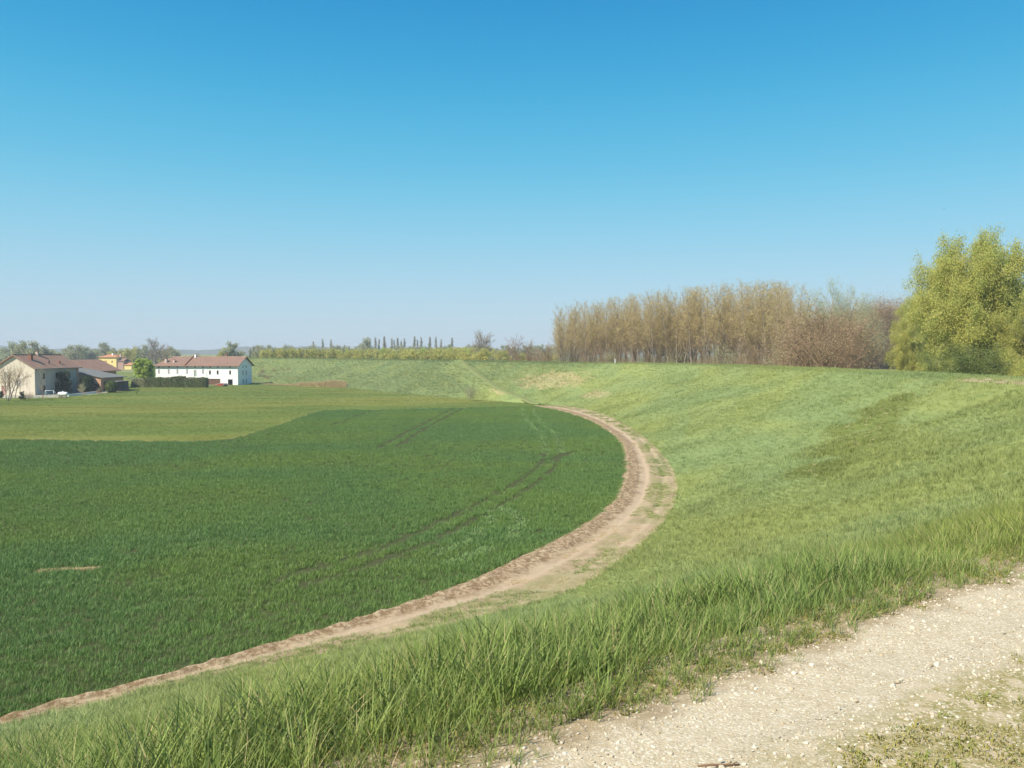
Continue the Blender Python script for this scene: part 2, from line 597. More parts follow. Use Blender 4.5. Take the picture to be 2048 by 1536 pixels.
me = np_mesh('dike', DP.reshape(-1, 3), [grid_faces(len(SS), len(TT))], [M['dike']], smooth=True)
tag(mesh_obj('dike', me), kind='structure')

# land plain and the higher flood plain beyond the dike
def poly_mesh(name, pts, z, mat):
    bm = bmesh.new()
    vs_ = [bm.verts.new((p[0], p[1], z)) for p in pts]
    f = bm.faces.new(vs_)
    bmesh.ops.triangulate(bm, faces=[f])
    me = bpy.data.meshes.new(name)
    for f in bm.faces:
        if f.normal.z < 0:
            f.normal_flip()
    bm.to_mesh(me)
    bm.free()
    me.materials.append(mat)
    return me
me = np_mesh('ground', [(-3900, -500, 0), (3900, -500, 0), (3900, 3900, 0), (-3900, 3900, 0)], [np.array([[0, 1, 2, 3]])], [M['meadow']])
tag(mesh_obj('ground', me), kind='structure')
t_fp = NT('flood_plain_turf')
n_ = t_fp.noise(t_fp.pos(), 0.05, 4)
M['flood'] = t_fp.surf(t_fp.mix(t_fp.mask(n_, .4, .6), (.12, .15, .045), (.19, .18, .08)), 0.9, 0.1)
ii = np.arange(0, len(TOE), 12)
fpo = TOE[ii] + NRM[ii] * (T_OUT + 9.4)
fpp = [tuple(p) for p in fpo] + [(fpo[-1][0], 3800), (3800, 3800), (3800, -450), (fpo[0][0], -450)]
tag(mesh_obj('flood_plain', poly_mesh('flood_plain', fpp, 4.66, M['flood'])), kind='structure')

# ------------------------------------------------------------------ wheat field and its bare margin
inner_px = [(1000, 1135), (1086, 1099), (1178, 1049), (1226, 1012), (1249, 960), (1253, 920), (1246, 889), (1218, 863), (1183, 843), (1137, 827), (1094, 817), (1068, 813)]
inner_w = gnd(*np.array(inner_px, float).T)
low_w = gnd(np.array([0, 300, 600, 834]), np.array([1455, 1372, 1285, 1209]))
dd0 = (low_w[0] - low_w[1]) / np.linalg.norm(low_w[0] - low_w[1])
inner_pts = np.vstack([low_w[0] + dd0 * 40, low_w[0] + dd0 * 18, low_w, inner_w])
INNER = smooth(resample(catmull(inner_pts, .5), .5), 4)
top_px = [(1000, 815), (900, 817), (750, 821), (666, 821), (547, 855), (437, 882), (342, 884), (0, 880)]
top_w = gnd(*np.array(top_px, float).T)
top_line = catmull(top_w, 2.0)
WHEAT_POLY = np.vstack([INNER, top_line, [(-150, top_w[-1][1] + 6), (-150, INNER[0][1])]])
def in_poly(P, poly):
    x, y = P[:, 0], P[:, 1]
    ins = np.zeros(len(P), bool)
    a = poly
    b = np.roll(poly, -1, axis=0)
    for (x0, y0), (x1, y1) in zip(a, b):
        if y0 == y1:
            continue
        c = (y0 > y) != (y1 > y)
        ins ^= c & (x < (x1 - x0) * (y - y0) / (y1 - y0) + x0)
    return ins
tag(mesh_obj('wheat_field', poly_mesh('wheat_field', WHEAT_POLY[::3], 0.012, M['soil'])), kind='structure')

Si, Ti = st_of(INNER)
o_ = np.argsort(Si)
Si, Ti = Si[o_], Ti[o_]
s_m = np.arange(Si[0], Si[-1], 0.4)
k_ = np.ones(31) / 31
t_in = np.convolve(np.pad(np.interp(s_m, Si, Ti), 15, mode='edge'), k_, 'valid')
nv = 34
fr = np.linspace(0, 1, nv)
sg, fg = np.meshgrid(s_m, fr, indexing='ij')
tg = (t_in[:, None] - 0.35) * (1 - fg) + 0.55 * fg
pxy, nn_ = toe_at(sg)
XY = pxy + nn_ * tg[..., None]
xm, ym = XY[..., 0], XY[..., 1]
clod = np.abs(np.sin(xm * 3.1 + 1.7 * np.sin(ym * 2.3)) * np.sin(ym * 3.7 + 1.1 * np.sin(xm * 2.9))) * .07 + rng.random(xm.shape) * .05
edge = sst(np.minimum(fg, 1 - fg) * 8)
rut = np.exp(-((fg - .42) / .05) ** 2) + np.exp(-((fg - .72) / .05) ** 2)
rid = np.exp(-((fg - .10) / .07) ** 2)
zm = 0.03 + edge * (clod * (0.5 + 1.2 * (fg < .3)) + .05 - .06 * rut + .05 * rid) + np.where(fg > .93, .10 * (fg - .93) / .07, 0)
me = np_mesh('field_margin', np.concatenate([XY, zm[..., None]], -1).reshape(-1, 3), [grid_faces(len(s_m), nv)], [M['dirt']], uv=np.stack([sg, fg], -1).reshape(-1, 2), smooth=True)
tag(mesh_obj('field_margin', me), kind='structure')

# the trodden grass of the ramp
sr_ = np.arange(RAMP_SA - 3, RAMP_SB + 1, .5)
ro_ = np.linspace(-1.9, .2, 7)
sg, og = np.meshgrid(sr_, ro_, indexing='ij')
RPm = dike_pts(sg, np.maximum(ramp_t(sg), .3) + og)
RPm[..., 2] += (.10 * sst((sr_ - sr_[0]) / 6) - .05 * (1 - sst((sr_ - sr_[0]) / 6)))[:, None]
RPm[:, [0, -1], 2] -= .18
M['ramp'] = plain('trodden_ramp_turf', (.225, .25, .09), .9, .1, .25, 1.2)
tag(mesh_obj('ramp_track', np_mesh('ramp_track', RPm.reshape(-1, 3), [grid_faces(len(sr_), len(ro_))], [M['ramp']], smooth=True)), kind='structure')

# ------------------------------------------------------------------ gravel path along the crest
M['path'] = m_path()
sp_ = np.concatenate([np.arange(S_CAM - 22, S_CAM + 26, 0.08), np.arange(S_CAM + 26, S_CAM + 62, .5)])
tp_ = np.concatenate([np.linspace(PATH_T - .75, PATH_T + 3.4, 56)])
sg, tg = np.meshgrid(sp_, tp_, indexing='ij')
PP = dike_pts(sg, tg)
fineN = rng.random(tg.shape) * .004
wav = .005 * np.sin(PP[..., 0] * 3.1 + PP[..., 1] * 2.2) * np.sin(PP[..., 1] * 4.1 - PP[..., 0])
hum = .05 * np.exp(-((tg - PATH_T - 1.55) / .45) ** 2) - .03 * np.exp(-((tg - PATH_T - .4) / .3) ** 2)
PP[..., 2] += 0.035 + fineN + wav + hum
PP[:, 0, 2] -= .09
PP[:, -1, 2] -= .09
me = np_mesh('gravel_path', PP.reshape(-1, 3), [grid_faces(len(sp_), len(tp_))], [M['path']], uv=np.stack([sg, tg], -1).reshape(-1, 2), smooth=True)
tag(mesh_obj('gravel_path', me), kind='structure')
def path_z(s, t):
    P = dike_pts(s, t)
    P[..., 2] += 0.037 + .005 * np.sin(P[..., 0] * 3.1 + P[..., 1] * 2.2) * np.sin(P[..., 1] * 4.1 - P[..., 0])
    P[..., 2] += .05 * np.exp(-((t - PATH_T - 1.55) / .45) ** 2) - .03 * np.exp(-((t - PATH_T - .4) / .3) ** 2)
    return P

# distant low hills and woods at the edge of the plain
M['hill'] = plain('far_wooded_hill', (.07, .09, .05), 0.95, 0.05, 0.4, 0.01)
th = np.linspace(-62, 62, 420)
rr = np.linspace(3000, 3400, 8)
hv = []
for j, r_ in enumerate(rr):
    for i, a in enumerate(th):
        h = (30 + 7 * math.sin(a * .31) + 4 * math.sin(a * 1.3 + 1)) * math.sin(math.pi * j / 7) ** .7 + (rng.random() - .5) * 3 * (0 < j < 7)
        hv.append((r_ * math.sin(R(a)), r_ * math.cos(R(a)), h - (1.0 if j in (0, 7) else 0)))
me = np_mesh('hills', hv, [grid_faces(8, len(th))], [M['hill']], smooth=True)
tag(mesh_obj('hills', me), kind='structure')

# ------------------------------------------------------------------ scatter of tufts (stuff) by geometry nodes
def blade_tuft(name, n, rad, hmin, hmax, width, bend, mat, seg=3, lean=0.25, seed=0):
    g = np.random.default_rng(seed)
    r = rad * np.sqrt(g.random(n))
    a = g.random(n) * 2 * np.pi
    bx, by = r * np.cos(a), r * np.sin(a)
    h = hmin + (hmax - hmin) * g.random(n)
    la = g.random(n) * 2 * np.pi
    b = bend * (0.3 + 1.2 * g.random(n)) * h
    l0 = lean * g.random(n) * h
    w = width * (0.7 + .6 * g.random(n))
    fa = la + np.pi / 2 + (g.random(n) - .5) * 1.6
    us = np.linspace(0, 1, seg + 1)
    wf = {1: [1, 0], 2: [1, .8, 0], 3: [.9, 1, .6, 0], 4: [.8, 1, .85, .5, 0]}[seg]
    V, tone = [], g.random(n)
    for k, u in enumerate(us):
        x = bx + np.cos(la) * (l0 * u + b * u * u)
        y = by + np.sin(la) * (l0 * u + b * u * u)
        z = h * (u - .28 * bend * u * u) - (0.03 if k == 0 else 0)
        dx, dy = np.cos(fa) * w * wf[k] * .5, np.sin(fa) * w * wf[k] * .5
        if k < seg:
            V.append(np.stack([x - dx, y - dy, z], -1))
            V.append(np.stack([x + dx, y + dy, z], -1))
        else:
            V.append(np.stack([x, y, z], -1))
    V = np.concatenate(V)
    q, t3 = [], []
    ar = np.arange(n)
    for k in range(seg - 1):
        q.append(np.stack([ar + 2 * k * n, ar + (2 * k + 1) * n, ar + (2 * k + 3) * n, ar + (2 * k + 2) * n], -1))
    k = seg - 1
    t3.append(np.stack([ar + 2 * k * n, ar + (2 * k + 1) * n, ar + 2 * seg * n], -1))
    uv = np.stack([np.tile(tone, 2 * seg + 1), np.repeat(us, [2 * n] * seg + [n])], -1)
    fs = [np.concatenate(t3)] if seg == 1 else [np.concatenate(q), np.concatenate(t3)]
    return np_mesh(name, V, fs, [mat], uv=uv)

def scatter(name, P, sources, rz=None, scale=None, tilt=0.12, kind='stuff', idx=None):
    n = len(P)
    g = np.random.default_rng(abs(hash(name)) % 1000 if False else sum(map(ord, name)))
    col = bpy.data.collections.new(name + '_source')
    for i, me in enumerate(sources):
        col.objects.link(bpy.data.objects.new(f'{me.name}', me))
    me = bpy.data.meshes.new(name)
    me.vertices.add(n)
    me.vertices.foreach_set('co', np.asarray(P, np.float32).ravel())
    rot = np.stack([(g.random(n) - .5) * 2 * tilt, (g.random(n) - .5) * 2 * tilt, g.random(n) * 6.283 if rz is None else rz], -1).astype(np.float32)
    scale = np.ones(n) if scale is None else scale
    idx = g.integers(0, len(sources), n) if idx is None else idx
    me.attributes.new('tuft_rot', 'FLOAT_VECTOR', 'POINT').data.foreach_set('vector', rot.ravel())
    me.attributes.new('tuft_scale', 'FLOAT', 'POINT').data.foreach_set('value', np.asarray(scale, np.float32))
    me.attributes.new('tuft_kind', 'INT', 'POINT').data.foreach_set('value', np.asarray(idx, np.int32))
    ng = bpy.data.node_groups.new(name + '_nodes', 'GeometryNodeTree')
    ng.interface.new_socket('Geometry', in_out='INPUT', socket_type='NodeSocketGeometry')
    ng.interface.new_socket('Geometry', in_out='OUTPUT', socket_type='NodeSocketGeometry')
    N = ng.nodes
    gi, go = N.new('NodeGroupInput'), N.new('NodeGroupOutput')
    ip = N.new('GeometryNodeInstanceOnPoints')
    ci = N.new('GeometryNodeCollectionInfo')
    ci.inputs['Collection'].default_value = col
    ci.inputs['Separate Children'].default_value = True
    ci.inputs['Reset Children'].default_value = True
    def attr(nm, dt):
        a = N.new('GeometryNodeInputNamedAttribute')
        a.data_type = dt
        a.inputs['Name'].default_value = nm
        return [s for s in a.outputs if s.enabled and s.name == 'Attribute'][0]
    L = ng.links.new
    L(gi.outputs[0], ip.inputs['Points'])
    L(ci.outputs[0], ip.inputs['Instance'])
    ip.inputs['Pick Instance'].default_value = True
    L(attr('tuft_kind', 'INT'), ip.inputs['Instance Index'])
    L(attr('tuft_rot', 'FLOAT_VECTOR'), ip.inputs['Rotation'])
    L(attr('tuft_scale', 'FLOAT'), ip.inputs['Scale'])
    L(ip.outputs[0], go.inputs[0])
    o = mesh_obj(name, me)
    md = o.modifiers.new('scatter', 'NODES')
    md.node_group = ng
    return tag(o, kind=kind)

def vnoise(x, y, sc_, seed=0):
    """smooth value noise, 0..1"""
    g = np.random.default_rng(seed)
    tab = g.random((64, 64))
    x, y = x * sc_, y * sc_
    xi, yi = np.floor(x).astype(int), np.floor(y).astype(int)
    fx, fy = sst(x - xi), sst(y - yi)
    a = tab[xi % 64, yi % 64]; b = tab[(xi + 1) % 64, yi % 64]
    c = tab[xi % 64, (yi + 1) % 64]; d = tab[(xi + 1) % 64, (yi + 1) % 64]
    return (a * (1 - fx) + b * fx) * (1 - fy) + (c * (1 - fx) + d * fx) * fy

def dist_poly(P, poly):
    d = np.full(len(P), 1e9)
    for a, b in zip(poly[:-1], poly[1:]):
        ab = b - a
        k = np.clip(((P - a) @ ab) / (ab @ ab + 1e-9), 0, 1)
        d = np.minimum(d, np.hypot(*(P - a - k[:, None] * ab).T))
    return d

# ---- wheat
DARK = [[(926, 817), (831, 870), (794, 895)], [(906, 818), (845, 849), (784, 881), (762, 897)], [(732, 825), (662, 853)],
        [(1148, 905), (1087, 925)],
        [(1121, 907), (1109, 934), (1065, 973), (997, 1015), (936, 1048), (860, 1088), (782, 1117), (704, 1144), (600, 1176)],
        [(1089, 907), (1075, 934), (1023, 973), (943, 1015), (884, 1045), (821, 1073), (743, 1107), (670, 1129), (560, 1160)]]
PALE = [[(1065, 817), (1077, 839), (1114, 875), (1121, 907)], [(1043, 817), (1055, 842), (1087, 875), (1089, 907)],
        [(999, 1017), (1030, 1030), (1037, 1045), (1028, 1066), (992, 1090), (900, 1126)],
        [(965, 1024), (984, 1039), (967, 1061), (906, 1095), (821, 1129)]]
def wl(px):
    return catmull(gnd(*np.array(px, float).T), 1.0)
def jgrid(x0, x1, y0, y1, st, g):
    X, Y = np.meshgrid(np.arange(x0, x1, st), np.arange(y0, y1, st))
    P = np.stack([X.ravel(), Y.ravel()], -1)
    return P + (g.random(P.shape) - .5) * st * .95
g_ = np.random.default_rng(3)
WP = np.concatenate([jgrid(-90, 20, 12, 75, .40, g_), jgrid(-90, 20, 75, 165, .55, g_)])
WP = WP[in_view(np.c_[WP, np.zeros(len(WP))], .06)]
wob_ = np.stack([vnoise(WP[:, 0], WP[:, 1], .9, 41) - .5, vnoise(WP[:, 0], WP[:, 1], .9, 42) - .5], -1) * .9
WP = WP[in_poly(WP + wob_, WHEAT_POLY)]
dk = np.min([dist_poly(WP, wl(l)) for l in DARK], axis=0)
pl = np.min([dist_poly(WP, wl(l)) for l in PALE], axis=0)
nz = vnoise(WP[:, 0], WP[:, 1], 1.3, 4)
big = vnoise(WP[:, 0], WP[:, 1], .12, 9)
drill = np.sin((WP[:, 0] * .10 + WP[:, 1] * .995) * 2 * np.pi / 1.55 + 2 * vnoise(WP[:, 0], WP[:, 1], .08, 31))
wsc = 0.78 + .07 * drill + .30 * big + .35 * (vnoise(WP[:, 0], WP[:, 1], .9, 2) - .5) + .15 * g_.random(len(WP))
wsc *= np.where(WP[:, 1] > 75, 1.12, 1.0)
gap = (dk < np.where(WP[:, 1] > 85, .46, .36)) & (nz > .15)
st1 = gnd(np.array([80, 190]), np.array([1143, 1139]))
bare = (dist_poly(WP, st1) < .45) & (nz > .3)
pale = (pl < .45) & (nz > .2)
wheat_src = [blade_tuft('wheat_tuft', 76, .34, .14, .27, .015, .45, M['wheat'], 2, .25, s) for s in (1, 2, 3, 4)]
keep = ~gap & ~bare & ~pale & (g_.random(len(WP)) > .07)
scatter('wheat', np.c_[WP[keep], np.full(keep.sum(), .01)], wheat_src, scale=wsc[keep], tilt=.1)
pale_src = [blade_tuft('wheat_pale_tuft', 34, .34, .10, .2, .022, 1.0, M['wheat_pale'], 2, .8, s) for s in (5, 6)]
scatter('flattened_wheat', np.c_[WP[pale], np.full(pale.sum(), .01)], pale_src, scale=wsc[pale])

# ---- meadow grass between wheat and farm
g_ = np.random.default_rng(4)
MP = np.concatenate([jgrid(-130, 8, 85, 175, .62, g_), jgrid(-190, 0, 175, 290, 1.1, g_)])
MP = MP[in_view(np.c_[MP, np.zeros(len(MP))], .05)]
s_, t_ = st_of(MP)
MP = MP[~in_poly(MP, WHEAT_POLY) & (t_ < .2)]
msc = .6 + .8 * vnoise(MP[:, 0] * .4, MP[:, 1], .25, 5) * (0.6 + .6 * g_.random(len(MP)))
msc *= np.where(MP[:, 1] > 175, 1.5, 1.0)
mead_src = [blade_tuft('meadow_tuft', 40, .42, .05, .15, .02, .7, M['meadow_blade'], 1, .6, s) for s in (11, 12, 13)]
scatter('meadow_grass', np.c_[MP, np.zeros(len(MP))], mead_src, scale=msc)

# ---- dike grass
g_ = np.random.default_rng(6)
def slope_pts(s0, s1, t0, t1, st):
    A, B = np.meshgrid(np.arange(s0, s1, st), np.arange(t0, t1, st))
    s = A.ravel() + (g_.random(A.size) - .5) * st
    t = B.ravel() + (g_.random(A.size) - .5) * st
    P = dike_pts(s, t)
    k = in_view(P, .05, 1.0)
    return P[k], s[k], t[k]
# near verge, tall and dense
P1, s1, t1 = slope_pts(S_CAM - 14, S_CAM + 30, T_SH - 7.5, PATH_T + .07, .08)
fw = proj(P1)[2]
k = (fw < 22) & ((fw < 12) | (g_.random(len(P1)) < .55))
P1, s1, t1 = P1[k], s1[k], t1[k]
ed = (PATH_T + .06 - t1)                                     # metres from the track
nzz = vnoise(P1[:, 0], P1[:, 1], 1.6, 7)
dens = np.clip(ed / .16 + (nzz - .45) * 1.4, 0, 1)
k = g_.random(len(P1)) < dens
P1, ed, nzz, t1 = P1[k], ed[k], nzz[k], t1[k]
hsc = np.interp(ed, [0, .2, .5, 1.0, 1.8, 4], [.30, .42, .62, .84, .96, .92]) * (.50 + .62 * vnoise(P1[:, 0], P1[:, 1], .8, 8) + .38 * vnoise(P1[:, 0], P1[:, 1], 2.9, 28)) * (.8 + .4 * g_.random(len(P1)))
tall_src = [blade_tuft('tall_tuft', 17, .075, .17, .42, .0088, .42, M['blade_tall'], 4, .26, s) for s in range(21, 27)]
scatter('tall_grass', P1, tall_src, scale=hsc, tilt=.16)
# broad-leaved weeds and dead stalks standing in the verge
k = (ed > .3) & (g_.random(len(P1)) < .03) & (vnoise(P1[:, 0], P1[:, 1], 1.1, 33) > .45)
M['broad'] = m_blade('broad_weed_leaf', (.20, .27, .055), (.12, .20, .06), OLV, STR, trans=.3)
broad_src = [blade_tuft('broad_weed', 16, .05, .05, .13, .02, 1.2, M['broad'], 4, .9, s) for s in (71, 72, 73)]
scatter('verge_weeds', P1[k], broad_src, scale=np.clip(.55 + .5 * g_.random(k.sum()), .4, 1.2), tilt=.2)
k = g_.random(len(P1)) < .03
stalk_src = [blade_tuft('dead_stalk', 5, .06, .16, .42, .005, .5, M['blade_dry'], 4, .5, s) for s in (74, 75)]
scatter('verge_straw', P1[k], stalk_src, scale=np.clip(hsc[k] * 1.05, .3, 1.1), tilt=.3)
# middle distance slope
P2, s2, t2 = slope_pts(S_CAM - 10, S_CAM + 80, .1, T_SH + 1.5, .26)
fw = proj(P2)[2]
k = (fw < 55) & ((fw > 17) | (t2 < T_SH - 6.5))
P2, t2 = P2[k], t2[k]
d2 = .40 + .65 * vnoise(P2[:, 0], P2[:, 1], .25, 14) + .55 * vnoise(P2[:, 0], P2[:, 1], 1.3, 34) ** 2 * (.6 + .6 * g_.random(len(P2)))
mid_src = [blade_tuft('slope_tuft', 30, .19, .10, .30, .013, .6, M['blade'], 2, .4, s) for s in range(31, 35)]
scatter('slope_grass', P2, mid_src, scale=d2, tilt=.2)
P3, s3, t3 = slope_pts(S_CAM + 20, S_CAM + 190, .1, T_SH + 6, .50)
k = proj(P3)[2] >= 55
k &= ~((np.abs(t3 - ramp_t(s3) + .85) < 1.2) & (s3 > RAMP_SA - 3) & (s3 < RAMP_SB + 2))
P3 = P3[k]
d3 = .42 + .65 * vnoise(P3[:, 0], P3[:, 1], .22, 15) + .75 * vnoise(P3[:, 0], P3[:, 1], .75, 35) ** 2 * (.6 + .6 * g_.random(len(P3)))
far_src = [blade_tuft('far_slope_tuft', 34, .36, .10, .30, .024, .6, M['blade'], 1, .5, s) for s in range(41, 45)]
scatter('far_slope_grass', P3, far_src, scale=d3, tilt=.2)
P4, s4, t4 = slope_pts(S_CAM + 190, S_CAM + 420, .1, T_SH + 6, 1.0)
k = ~((np.abs(t4 - ramp_t(s4) + .85) < 1.3) & (s4 > RAMP_SA - 3) & (s4 < RAMP_SB + 2))
P4 = P4[k]
d4 = 1.1 + 1.3 * vnoise(P4[:, 0], P4[:, 1], .2, 16) * (.6 + .6 * g_.random(len(P4)))
scatter('distant_slope_grass', P4, far_src, scale=d4, tilt=.2)
# moss, short weeds and stones on and beside the track
A = slope_pts(S_CAM - 12, S_CAM + 26, PATH_T - .55, PATH_T + 2.3, .055)
Pm, sm, tm = A
fw = proj(Pm)[2]
k = fw < 12
Pm, sm, tm = Pm[k], sm[k], tm[k]
Pm = path_z(sm, tm)
nz1, nz2 = vnoise(Pm[:, 0], Pm[:, 1], 2.3, 17), vnoise(Pm[:, 0], Pm[:, 1], 6.0, 18)
cov = np.where(tm > PATH_T + .64, np.clip((tm - PATH_T - .64) / .35, 0, 1), np.clip((PATH_T + .16 - tm) / .3, 0, 1))
nz3 = vnoise(Pm[:, 0], Pm[:, 1], 15.0, 29)
k = (nz1 * .30 + nz2 * .45 + nz3 * .38 + (cov - 1) * .55) > .485
k &= g_.random(len(Pm)) < .7
t_ms = NT('moss_and_weeds')
oi_ = t_ms.n('ShaderNodeObjectInfo')
M['moss'] = t_ms.surf(t_ms.ramp(oi_.outputs['Random'], [(0, (.26, .235, .06)), (.45, (.33, .29, .085)), (.75, (.22, .28, .06)), (1, (.40, .33, .14))]), .8, .1, trans=.2)
moss_src = [blade_tuft('weed_tuft', 30, .05, .005, .022, .005, .9, M['moss'], 2, 1.2, s) for s in (51, 52, 53)]
scatter('track_weeds', Pm[k] + [0, 0, .002], moss_src, scale=.7 + .7 * g_.random(k.sum()))

def pebble(name, seed, mat):
    bm = bmesh.new()
    bmesh.ops.create_icosphere(bm, subdivisions=1, radius=1)
    g = np.random.default_rng(seed)
    k = (g.random(3) * .5 + .7) * (1, 1, .62)
    for v in bm.verts:
        v.co = Vector((v.co.x * k[0], v.co.y * k[1], v.co.z * k[2])) * (.8 + .35 * g.random())
    me = bpy.data.meshes.new(name)
    bm.to_mesh(me)
    bm.free()
    me.materials.append(mat)
    return me
t_pb = NT('limestone_pebble')
oi_ = t_pb.n('ShaderNodeObjectInfo')
M['pebble'] = t_pb.surf(t_pb.ramp(oi_.outputs['Random'], [(0, (.40, .335, .23)), (.4, (.52, .455, .335)), (.8, (.64, .585, .47)), (1, (.45, .345, .22))]), .85, .2)
peb = [pebble('pebble', s, M['pebble']) for s in range(6)]
A = slope_pts(S_CAM - 8, S_CAM + 22, PATH_T - .45, PATH_T + 2.6, .021)
Pg, sgv, tgv = A
k = (proj(Pg)[2] < 9) & (g_.random(len(Pg)) < .42)
sgv, tgv = sgv[k], tgv[k]
Pg = path_z(sgv, tgv)
edge_ = np.minimum(np.abs(tgv - PATH_T - .10), np.abs(tgv - PATH_T - .72))
pr = np.where(tgv < PATH_T - .1, .35, np.where(edge_ < .16, 1.0, np.where(tgv > PATH_T + 1.0, .4, .55)))
k = g_.random(len(Pg)) < pr * (.5 + vnoise(Pg[:, 0], Pg[:, 1], 3, 19))
Pg, edge_ = Pg[k], edge_[k]
ps = .010 * g_.random(len(Pg)) ** 14 + .003 + .006 * g_.random(len(Pg)) ** 4 + np.where(edge_ < .16, .006, .0012) * g_.random(len(Pg)) ** 4
scatter('gravel', Pg + [0, 0, .001], peb, scale=ps, tilt=.6)

# tufts and straw on the bare field margin
g_ = np.random.default_rng(8)
NM = 22000
sM = g_.uniform(s_m[0], s_m[-1], NM)
fM = g_.random(NM)
tM = np.interp(sM, s_m, t_in) * (1 - fM) + .3 * fM
p_, n_ = toe_at(sM)
PM = np.c_[p_ + n_ * tM[:, None], np.full(NM, .06)]
cl = vnoise(PM[:, 0], PM[:, 1], .35, 21)
k1 = (fM > .46) & (fM < .92) & (cl > .52) & in_view(PM, .05)
margin_src = [blade_tuft('margin_tuft', 30, .2, .08, .22, .014, .6, M['blade'], 2, .6, s) for s in (61, 62)]
scatter('margin_weeds', PM[k1], margin_src, scale=.35 + .6 * g_.random(k1.sum()))
dry_src = [blade_tuft('straw_tuft', 22, .22, .04, .13, .014, .9, M['blade_dry'], 2, 1.4, s) for s in (63, 64)]
k2 = ((fM > .9) | (fM < .16) | (cl < .28)) & in_view(PM, .05) & (g_.random(NM) < .55)
scatter('straw_litter', PM[k2], dry_src, scale=.5 + .6 * g_.random(k2.sum()))
tl = resample(top_line, .35)
tl = np.repeat(tl, 7, 0) + np.c_[g_.normal(0, .5, len(tl) * 7), np.abs(g_.normal(0, 1.3, len(tl) * 7))]
tl = tl[~in_poly(tl, WHEAT_POLY) & in_view(np.c_[tl, np.zeros(len(tl))], .05)]
scatter('crop_edge_straw', np.c_[tl, np.zeros(len(tl))], dry_src, scale=.4 + .5 * g_.random(len(tl)))
sb = np.repeat(np.linspace(0, 1, 110), 2)[:, None]
sb = st1[0] + (st1[1] - st1[0]) * sb + g_.normal(0, .12, (220, 2))
scatter('field_straw_streak', np.c_[sb, np.full(220, .03)], dry_src, scale=.5 + .5 * g_.random(220))
# dry reeds at the toe of the far dike
ru = g_.uniform(500, 692, 2600)
rv = np.interp(ru, [500, 600, 692], [768, 772.5, 776]) - g_.random(2600) * 1.6
RP = gnd(ru, rv)
reed_src = [blade_tuft('reed_tuft', 24, .5, 1.0, 2.6, .05, .2, M['blade_dry'], 2, .15, s) for s in (66, 67)]
rs = np.interp(ru, [500, 585, 600, 692], [.18, .3, .8, .95]) * (.4 + .9 * vnoise(RP[:, 0], RP[:, 1], .12, 23))
scatter('dry_reeds', np.c_[RP, np.zeros(len(RP))], reed_src, scale=rs)

# ------------------------------------------------------------------ trees
def bark(name, col):
    return plain(name, col, 0.9, 0.1, 0.3, 5)
def leafm(name, a, b, trans=0.35):
    t = NT(name)
    p = t.pos()
    oi = t.n('ShaderNodeObjectInfo')
    n = t.noise(p, 0.55, 3, .6)
    n2 = t.noise(p, 6.0, 2, .6)
    c = t.mix(t.mask(n, .36, .64), a, b)
    k = t.math('ADD', t.math('MULTIPLY', n2, 0.5), t.math('ADD', .66, t.math('MULTIPLY', oi.outputs['Random'], .18)))
    c = t.mix(1.0, c, k, 'MULTIPLY')
    return t.surf(c, 0.6, 0.25, trans=trans)
M['bark_grey'] = bark('grey_bark', (.29, .245, .195))
M['bark_pale'] = bark('pale_bark', (.42, .375, .30))
M['bark_brown'] = bark('brown_bark', (.29, .19, .125))
M['twig_tan'] = leafm('tan_twig', (.42, .34, .21), (.36, .28, .18), .1)
M['twig_brown'] = leafm('brown_twig', (.40, .30, .215), (.34, .25, .19), .1)
M['bud_tan'] = leafm('tan_bud', (.60, .48, .205), (.52, .41, .19), .35)
M['bud_pink'] = leafm('brown_bud', (.38, .27, .15), (.43, .33, .185), .25)
M['leaf_willow'] = leafm('willow_leaf', (.56, .54, .15), (.46, .48, .13), .45)
M['leaf_lime'] = leafm('lime_leaf', (.44, .56, .09), (.50, .58, .12), .45)
M['leaf_spring'] = leafm('spring_leaf', (.46, .48, .14), (.58, .52, .15), .4)
M['leaf_olive'] = leafm('olive_leaf', (.37, .39, .21), (.42, .40, .23), .35)
M['leaf_grey'] = leafm('grey_green_leaf', (.36, .40, .24), (.40, .40, .27), .3)
M['leaf_dark'] = leafm('dark_evergreen_leaf', (.028, .06, .02), (.045, .075, .028), .1)
M['leaf_hedge'] = leafm('hedge_leaf', (.155, .20, .07), (.185, .195, .075), .15)
M['leaf_topiary'] = leafm('clipped_bush_leaf', (.15, .19, .05), (.12, .16, .05), .15)

